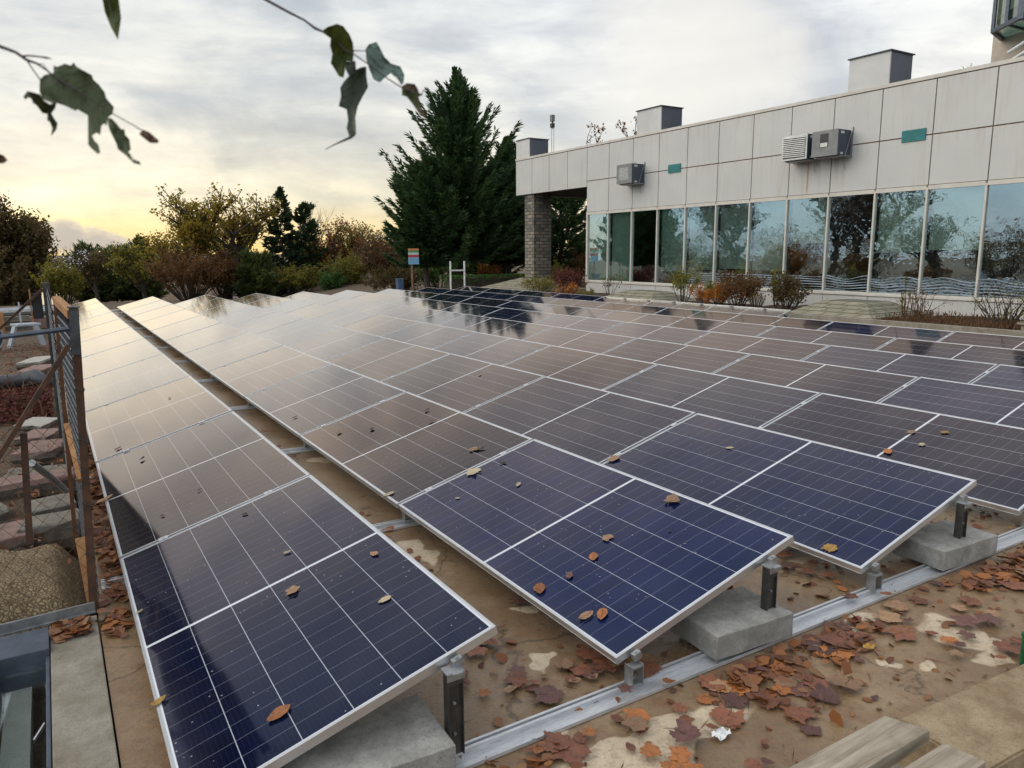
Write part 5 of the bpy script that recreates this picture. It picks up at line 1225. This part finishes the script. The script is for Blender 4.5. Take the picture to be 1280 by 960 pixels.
# leaves and specks lying on the panels
MP = Matrix.Rotation(-TILT, 3, 'Y')
def on_panel(x, y, row):
    d = ray(x, y); n_ = Vector((-math.sin(TILT), 0, math.cos(TILT))); o_ = Vector((row*PITCHX, 0, HLOW))
    return CAM + d*((o_-CAM).dot(n_)/d.dot(n_)) + n_*.003
PLV = [(349, 893, 0, .075, 'oval', 'orange', 'elongated orange leaf'), (365, 740, 0, .06, 'maple', 'tan', 'ragged tan leaf'), (481, 750, 0, .05, 'oval', 'pale', 'pale folded leaf'), (468, 693, 0, .045, 'oval', 'tan', 'small tan leaf'), (199, 878, 0, .05, 'oval', 'yellow', 'yellowish leaf at the low edge'),
       (175, 765, 0, .03, 'oval', 'pale', 'tiny pale leaf'), (132, 625, 0, .10, 'oval', 'tan', 'long tan leaf overhanging the low edge'), (359, 691, 0, .035, 'oval', 'pale', 'pale leaf scrap'), (306, 643, 0, .035, 'oval', 'black', 'black leaf scrap'), (203, 645, 0, .03, 'oval', 'black', 'dark curled scrap'), (249, 613, 0, .03, 'oval', 'black', 'round black scrap'), (178, 574, 0, .05, 'oval', 'black', 'large black scrap'), (212, 498, 0, .04, 'oval', 'maroon', 'brown curled scrap'), (148, 561, 0, .06, 'oval', 'maroon', 'brown scrap beside the clamp'),
       (840, 627, 1, .075, 'maple', 'tan', 'tan star-shaped leaf'), (742, 697, 1, .06, 'oval', 'orange', 'round orange leaf'), (712, 720, 1, .05, 'oval', 'maroon', 'small dark leaf'), (675, 737, 1, .075, 'oval', 'orange', 'broad orange leaf'), (753, 769, 1, .07, 'oval', 'orange', 'orange leaf nearest the front corner'), (733, 771, 1, .065, 'oval', 'tan', 'curled tan leaf beside an orange one'), (760, 673, 1, .055, 'maple', 'tan', 'ragged tan leaf'),
       (648, 606, 1, .05, 'oval', 'pale', 'pale leaf'), (629, 579, 1, .05, 'oval', 'black', 'black scrap'), (593, 591, 1, .10, 'maple', 'pale', 'large pale crumpled leaf on the joint'), (594, 562, 1, .085, 'oval', 'tan', 'tan leaf with a black one'), (602, 561, 1, .05, 'oval', 'black', 'black leaf beside a tan one'), (486, 618, 1, .07, 'oval', 'pale', 'pale leaf on the low edge'), (572, 623, 1, .03, 'oval', 'pale', 'tiny grey scrap'), (465, 537, 1, .06, 'oval', 'black', 'dark narrow leaf'), (424, 541, 1, .06, 'oval', 'tan', 'brown narrow leaf'), (540, 527, 1, .06, 'oval', 'maroon', 'brown narrow leaf near the high edge'), (534, 513, 1, .05, 'oval', 'black', 'black narrow leaf near the high edge'), (369, 522, 1, .05, 'oval', 'black', 'black scrap far up'),
       (1037, 686, 2, .07, 'maple', 'yellow', 'yellow leaf near the front corner'), (767, 574, 2, .085, 'maple', 'tan', 'tan lobed leaf beside the joint'), (912, 560, 2, .05, 'oval', 'pale', 'pale leaf'), (600, 469, 2, .05, 'oval', 'tan', 'tan leaf far up'), (837, 664, 1, .02, 'oval', 'black', 'tiny black scrap'),
       (1139, 541, 3, .065, 'oval', 'tan', 'tan leaf on the middle line'), (1110, 565, 3, .08, 'oval', 'orange', 'orange leaf on the low edge'), (1181, 541, 3, .055, 'oval', 'yellow', 'yellow round leaf'), (1152, 556, 3, .045, 'maple', 'pale', 'small pale leaf'), (757, 460, 4, .05, 'oval', 'black', 'black scrap'), (673, 455, 4, .05, 'oval', 'black', 'black scrap near the low edge')]
RN = ['first', 'second', 'third', 'fourth', 'fifth']
for (x, y, r, s, kind, c, lab) in PLV:
    p = on_panel(x, y, r)
    k = max(0, min(10, int(p.y//LY)))
    put_leaf(p, s*1.2, kind, c, f"{lab} lying on the {ORD[k]} panel of the {RN[r]} row", 'leaves lying on the solar panels', g, MP, 'panel_leaf')
# leaf litter: the strip by the fence, the piles at the blocks, the gaps
m = MB(); g = random.Random(88)
def litter(p, s):
    d = Vector((g.uniform(-1, 1), g.uniform(-1, 1), g.uniform(-.35, .35))).normalized(); e = d.cross(Vector((g.uniform(-.5, .5), g.uniform(-.5, .5), 1))).normalized()
    q = [p+d*s*.5, p+d*s*.2+e*s*.42, p-d*s*.3+e*s*.30, p-d*s*.55, p-d*s*.25-e*s*.34, p+d*s*.25-e*s*.38]
    m.quad(*q)
for i in range(620):
    y = g.uniform(2.05, 7.5); p = Vector((g.gauss(-.03, .045), y, .006+.03*g.random()))
    if -.13 < p.x < .12: litter(p, g.uniform(.035, .085))
for i in range(60): litter(Vector((g.uniform(-.32, -.18), g.uniform(1.72, 1.9), .02+.01*g.random())), g.uniform(.04, .08))
for i in range(40): litter(Vector((g.uniform(-.12, -.02), g.uniform(1.6, 1.95), .012+.01*g.random())), g.uniform(.04, .09))
for (x0, x1) in ((.3, .9), (2.15, 2.75), (3.9, 4.6), (5.6, 6.4)):
    for i in range(150): litter(Vector((g.uniform(x0-.05, x1+.35), -.15-abs(g.gauss(0, .13)), .005+.02*g.random())), g.uniform(.03, .085))
for i in range(320):
    k = g.choice((0, 1, 2, 3)); x0 = k*PITCHX+1.05; y = g.uniform(.1, 2.2)+g.choice((0, 2.3, 2.3, 4.6))
    litter(Vector((x0+g.uniform(.0, .55), y if g.random() < .5 else (k % 2)*.3+g.choice((2.15, 2.4, 4.5, .3))+g.gauss(0, .12), .004+.015*g.random())), g.uniform(.035, .075))
for i in range(420): litter(Vector((g.uniform(.9, 6.8), g.uniform(-.95, .5), .004+.004*g.random())), g.uniform(.012, .045))
for i in range(260): blade(m, Vector((g.uniform(.9, 6.8), g.uniform(-.95, .5), .004)), Vector((g.uniform(-1, 1), g.uniform(-1, 1), .02)), g.uniform(.03, .12), .003, g)
o = m.build('leaf_litter', M['litter']); o['kind'] = 'stuff'; tag(o, 'rusty leaf litter gathered by the fence, under the rails and around the blocks', 'leaf litter')
# white scrap of paper
def scrap(px, py, w, h, label, seed):
    g = random.Random(seed); c = gz(px, py, 0); m = MB(); n = 7
    for j in range(n+1):
        for i in range(n+1):
            u, v = i/n-.5, j/n-.5; m.v.append((u*w*(1+.25*g.uniform(-1, 1)), v*h*(1+.25*g.uniform(-1, 1)), .008+.018*g.random()))
    for j in range(n):
        for i in range(n): m.f.append((j*(n+1)+i, j*(n+1)+i+1, (j+1)*(n+1)+i+1, (j+1)*(n+1)+i)); m.mi.append(0)
    o = m.build('paper_scrap', M['paper']); o.location = (c.x, c.y, .001); tag(o, label, 'paper scrap')
scrap(901, 922, .075, .045, 'crumpled white paper scrap on the concrete', 3); scrap(866, 921, .045, .02, 'tiny white paper shred left of the crumpled scrap', 4)

# ================================================================== BIRCH TWIGS HANGING INTO THE FRAME
def inpoly(x, y, P):
    c = False
    for i in range(len(P)):
        (x1, y1), (x2, y2) = P[i], P[i-1]
        if (y1 > y) != (y2 > y) and x < (x2-x1)*(y-y1)/(y2-y1)+x1: c = not c
    return c
def twig_leaf(mb, poly, conv, depth, sway, thick=.0006, rib=None):
    """a leaf blade: outline with its own distance, bent through space, with thickness and a raised midrib"""
    pts = [conv(x, y) for x, y in poly]
    cx = sum(p[0] for p in pts)/len(pts); cy = sum(p[1] for p in pts)/len(pts); sp = max(max(abs(p[0]-cx), abs(p[1]-cy)) for p in pts)
    bm = bmesh.new(); vs = [bm.verts.new((p[0], p[1], 0)) for p in pts]
    try: f = bm.faces.new(vs)
    except ValueError: return
    bm.normal_update()
    bmesh.ops.triangulate(bm, faces=[f], quad_method='BEAUTY', ngon_method='EAR_CLIP')
    bmesh.ops.subdivide_edges(bm, edges=list(bm.edges), cuts=2, use_grid_fill=False)
    bmesh.ops.triangulate(bm, faces=list(bm.faces))
    b = len(mb.v); bm.verts.index_update(); nv = len(bm.verts)
    P = []
    def dfun(x, y):
        u, w = (x-cx)/sp, (y-cy)/sp
        return depth + sway[0]*u + sway[1]*w + sway[2]*(u*u-.3) + sway[2]*.8*math.sin(2.6*w+1.0+u) + .0015*math.sin(13*u+4*w)
    for v in bm.verts: P.append(dep(v.co.x, v.co.y, dfun(v.co.x, v.co.y)))
    if rib:
        rb = [conv(x, y) for x, y in rib]; fine_ = []
        for i in range(len(rb)-1):
            for k_ in range(6): t_ = k_/6; fine_.append((rb[i][0]*(1-t_)+rb[i+1][0]*t_, rb[i][1]*(1-t_)+rb[i+1][1]*t_))
        fine_.append(rb[-1]); mb.tube([dep(x, y, dfun(x, y)-.0004) for x, y in fine_], [.00055-.0004*i/len(fine_) for i in range(len(fine_))], 5)
        for i in range(2, len(fine_)-2, 2):
            x, y = fine_[i]; tx, ty = fine_[i+1][0]-x, fine_[i+1][1]-y; l_ = math.hypot(tx, ty) or 1; tx, ty = tx/l_, ty/l_
            for sg in (-1, 1):
                vx, vy = tx*.62-ty*sg*.78, ty*.62+tx*sg*.78; q = [(x, y)]
                while len(q) < 26 and inpoly(q[-1][0]+vx*1.6, q[-1][1]+vy*1.6, pts): q.append((q[-1][0]+vx*1.6, q[-1][1]+vy*1.6))
                if len(q) > 2: mb.tube([dep(a_, b_, dfun(a_, b_)-.00025) for a_, b_ in q], [.00028-.00018*j_/len(q) for j_ in range(len(q))], 4)
    b = len(mb.v)
    mb.v += [tuple(p) for p in P] + [tuple(p + fw*thick) for p in P]
    for f in bm.faces:
        ids = [v.index for v in f.verts]; mb.f.append(tuple(b+i for i in ids)); mb.mi.append(0); mb.f.append(tuple(b+nv+i for i in reversed(ids))); mb.mi.append(0)
    for e in bm.edges:
        if len(e.link_faces) == 1:
            i, j = e.verts[0].index, e.verts[1].index; mb.f.append((b+i, b+j, b+nv+j, b+nv+i)); mb.mi.append(0)
    bm.free()
def twig_mat(name, c1, c2, trans):
    m_, n, b, out = newmat(name); p = pos(n)
    f = n.noise(p, 55, 5, .6); col = n.mix(n.mr(f, .35, .65), c1, c2)
    v = n.noise(n.mapv(p, 30, 30, 160), 1.0, 3, .5); col = n.mix(n.mr(v, .5, .7, 0, .3), col, tuple(x*1.5 for x in c1))
    n.put(b.inputs['Base Color'], col); b.inputs['Roughness'].default_value = .5
    tr = n.n('ShaderNodeBsdfTranslucent'); n.put(tr.inputs[0], col); mx = n.n('ShaderNodeMixShader'); mx.inputs[0].default_value = trans
    n.t.links.new(b.outputs[0], mx.inputs[1]); n.t.links.new(tr.outputs[0], mx.inputs[2]); n.t.links.new(mx.outputs[0], out.inputs[0]); return m_
M['tl_grey'] = twig_mat('twig_leaf_greygreen', (.10, .13, .055), (.13, .15, .075), .45)
M['tl_green'] = twig_mat('twig_leaf_green', (.08, .12, .02), (.20, .23, .07), .55)
M['tl_dark'] = twig_mat('twig_leaf_dark', (.010, .024, .007), (.022, .034, .012), .12)
M['tl_blue'] = twig_mat('twig_leaf_bluegreen', (.085, .14, .11), (.13, .19, .16), .25)
M['tl_red'] = twig_mat('twig_leaf_redtip', (.06, .11, .02), (.15, .05, .035), .35)
M['tl_bud'] = twig_mat('twig_bud', (.17, .09, .05), (.10, .05, .03), .1)
A1 = lambda x, y: (20+x/6.4, 60+y/6.4)
A2 = lambda x, y: (360+x/5.055, y/5.055)
D1, D2 = .56, .66
root = thing('birch_twig', 'grey-green serrated birch leaf on a bare twig hanging in from the left edge', 'twig', dep(0, 66, D1), 'birch twigs hanging into the sky')
m = MB(); tw1 = [(-260, -60), (-60, 12), (0, 35), (85, 95), (170, 125), (250, 180), (280, 205), (420, 300), (560, 385), (720, 490), (790, 535), (930, 612), (1000, 655)]
m.tube([dep(*A1(x, y), D1-.004+.00001*x) for x, y in tw1], [.0016, .0013, .0012, .0012, .0009, .0007, .0007, .00055, .0005, .0004, .0004, .0004, .0005], 6)
m.tube([dep(*A1(x, y), D1) for x, y in ((42, 64), (110, 62), (190, 70), (240, 78), (285, 85))], [.0008, .0007, .0006, .0009, .0003], 5)
m.tube([dep(*A1(x, y), D1) for x, y in ((85, 95), (130, 165), (190, 248))], [.0006, .0005, .0005], 5)
m.tube([dep(*A1(x, y), D1) for x, y in ((165, 125), (215, 128), (250, 175))], [.0004, .0003, .0003], 5)
part(m, 'stem', M['twig'], root)
LA = [(300,200),(300,140),(330,150),(390,125),(440,140),(460,115),(480,145),(530,175),(605,215),(615,250),(660,290),(705,350),(720,400),(780,470),(770,525),(735,550),(720,620),(705,600),(680,620),(670,695),(640,675),(605,700),(625,740),(655,770),(672,835),(650,845),(600,800),(577,770),(575,540),(490,490),(470,500),(400,465),(330,440),(300,445),(215,410),(188,350),(190,250),(230,215),(270,205)]
LB = [(60,390),(90,345),(140,355),(190,370),(215,415),(270,450),(320,440),(310,480),(280,520),(300,560),(330,600),(320,650),(280,700),(290,640),(270,590),(250,580),(250,525),(210,520),(165,460),(135,440),(120,400),(90,395),(70,410)]
LC = [(735,560),(760,560),(800,600),(840,650),(865,650),(870,690),(905,730),(915,810),(895,830),(930,890),(985,905),(998,935),(940,920),(880,860),(815,810),(800,760),(750,660),(735,610)]
BU = [(985,690),(1010,650),(1060,670),(1130,730),(1120,750),(1060,750),(1020,720)]
m = MB(); twig_leaf(m, LA, A1, D1+.004, (.012, -.015, .008), rib=[(280, 205), (420, 300), (560, 385), (650, 440), (765, 515)]); part(m, 'leaf', M['tl_grey'], root, smooth=True)
m = MB(); twig_leaf(m, LB, A1, D1+.012, (.004, .010, .006), rib=[(195, 385), (255, 480), (275, 560), (305, 620), (288, 680)]); part(m, 'leaf', M['tl_grey'], root, smooth=True)
m = MB(); twig_leaf(m, LC, A1, D1+.002, (.004, -.008, .005), rib=[(745, 570), (800, 680), (865, 800), (970, 915)]); part(m, 'leaf', M['tl_grey'], root, smooth=True)
m = MB(); twig_leaf(m, BU, A1, D1, (.001, .001, .001), .003); part(m, 'bud', M['tl_bud'], root)
root = thing('birch_twig', 'twig with four green birch leaves hanging in from the top edge', 'twig', dep(330, 0, D2), 'birch twigs hanging into the sky')
m = MB(); tw2 = [(-560, -240), (-300, -90), (0, 75), (100, 125), (170, 178), (220, 200), (290, 250), (360, 312), (420, 345), (500, 400), (620, 490), (720, 555), (770, 572), (850, 597)]
m.tube([dep(*A2(x, y), D2) for x, y in tw2], [.0018, .0015, .0012, .001, .0013, .001, .0008, .0008, .0006, .0006, .0006, .0006, .0005, .0003], 6)
m.tube([dep(*A2(x, y), D2) for x, y in ((395, 330), (420, 320), (490, 322))], [.0005, .0005, .0004], 5)
m.tube([dep(*A2(x, y), D2) for x, y in ((848, 596), (852, 572), (880, 560), (905, 585))], [.0004, .0004, .0006, .0003], 5)
part(m, 'stem', M['twig'], root)
L1 = [(215,195),(250,170),(310,150),(350,165),(390,220),(410,270),(415,330),(410,385),(370,385),(360,440),(350,490),(320,480),(290,430),(270,400),(280,340),(265,290),(270,240)]
L2 = [(365,390),(425,385),(430,440),(460,425),(495,420),(495,480),(505,550),(470,610),(440,670),(425,740),(430,850),(390,870),(370,810),(380,760),(370,690),(320,670),(335,610),(330,555),(350,520),(385,480),(365,440)]
L3 = [(490,310),(510,280),(560,265),(580,300),(610,360),(650,400),(710,420),(735,470),(730,520),(715,540),(690,490),(650,460),(615,485),(580,520),(540,500),(510,430),(495,380)]
L4 = [(720,600),(720,545),(750,525),(800,530),(820,560),(830,590),(850,600),(825,610),(835,680),(870,730),(875,750),(830,720),(790,660),(750,610)]
RIBS = {'tl_green': [(220, 197), (290, 250), (350, 320), (350, 420), (335, 475)], 'tl_dark': [(400, 390), (415, 500), (405, 620), (395, 750), (405, 860)], 'tl_blue': [(495, 320), (560, 400), (640, 450), (722, 530)], 'tl_red': [(725, 560), (780, 590), (830, 680), (872, 745)]}
for poly, mt, sw, dd in ((L1, 'tl_green', (.01, .012, .008), .006), (L2, 'tl_dark', (.012, -.01, .008), .003), (L3, 'tl_blue', (.006, -.012, .007), .005), (L4, 'tl_red', (.006, -.006, .005), .004)):
    m = MB(); twig_leaf(m, poly, A2, D2+dd, sw, rib=RIBS[mt])
    if mt == 'tl_dark': m.tube([dep(*A2(x, y), D2+.006) for x, y in ((415, 850), (395, 868), (300, 910), (235, 945))], [.0016, .0013, .0006, .0003], 5)
    part(m, 'leaf', M[mt], root, smooth=True)
root = thing('birch_twig', 'single green birch leaf tip hanging from the top edge', 'twig', dep(138, 0, .6), 'birch twigs hanging into the sky')
ID = lambda x, y: (x, y)
m = MB(); twig_leaf(m, [(118, -45), (140, -40), (147, -10), (151, 22), (147, 49), (139, 35), (131, 15), (126, -10)], ID, .6, (.004, .01, .005)); part(m, 'leaf', M['tl_green'], root)
m = MB(); m.tube([dep(-60, -150, .6), dep(60, -90, .6), dep(125, -45, .6), dep(140, 20, .598)], [.0012, .001, .0006, .0003], 5); part(m, 'stem', M['twig'], root)
root = thing('birch_twig', 'brown curled leaf tip poking in at the left edge below the grey-green leaf', 'twig', dep(0, 198, .58), 'birch twigs hanging into the sky')
m = MB(); twig_leaf(m, [(-30, 190), (-10, 189), (4, 194), (9, 200), (4, 204), (-14, 204), (-28, 200)], ID, .58, (.002, .004, .002)); part(m, 'leaf', M['tl_bud'], root)
m = MB(); m.tube([dep(-170, 90, .58), dep(-90, 160, .58), dep(-25, 196, .58)], [.0012, .0009, .0005], 5); part(m, 'stem', M['twig'], root)
# birch whose limb leans out over the fence, mirrored in the first panel row
t = thing('birch_tree', 'leaning birch left of the frame whose limb is mirrored in the first panel row', 'tree', (-3.2, 4.0, -.1))
m = MB()
m.tube([(-3.2, 4.0, -.2), (-3.0, 4.1, 1.6), (-2.7, 4.4, 3.4), (-2.5, 4.6, 5.2), (-2.4, 4.7, 7.5)], [.20, .17, .14, .11, .05], 10)
m.tube([(-2.7, 4.4, 3.4), (-1.9, 4.6, 4.15), (-1.25, 4.9, 3.95), (-.98, 5.3, 3.45), (-.80, 5.9, 2.75), (-.74, 6.4, 2.4), (-.72, 6.7, 2.25)], [.15, .22, .30, .33, .25, .13, .03], 10)
m.tube([(-2.9, 4.2, 2.4), (-1.8, 2.2, 3.0), (-1.0, .2, 2.9), (-.75, -1.2, 2.35)], [.07, .05, .03, .012], 8)
part(m, 'trunk', M['birchbark'], t)
m = MB(); g = random.Random(99)
for i in range(1400):
    a = g.choice([(-1.25, 4.9, 3.95), (-1.9, 4.6, 4.5), (-2.5, 4.6, 5.6), (-2.4, 4.7, 7.0), (-3.0, 4.5, 6.0), (-1.3, 5.0, 4.2)])
    leafq(m, Vector(a)+rv(g)*Vector((1, 1, 1)).length*.5, g.uniform(.04, .07), g)
m.v = [v for v in m.v]
part(m, 'crown', M['green'], t)
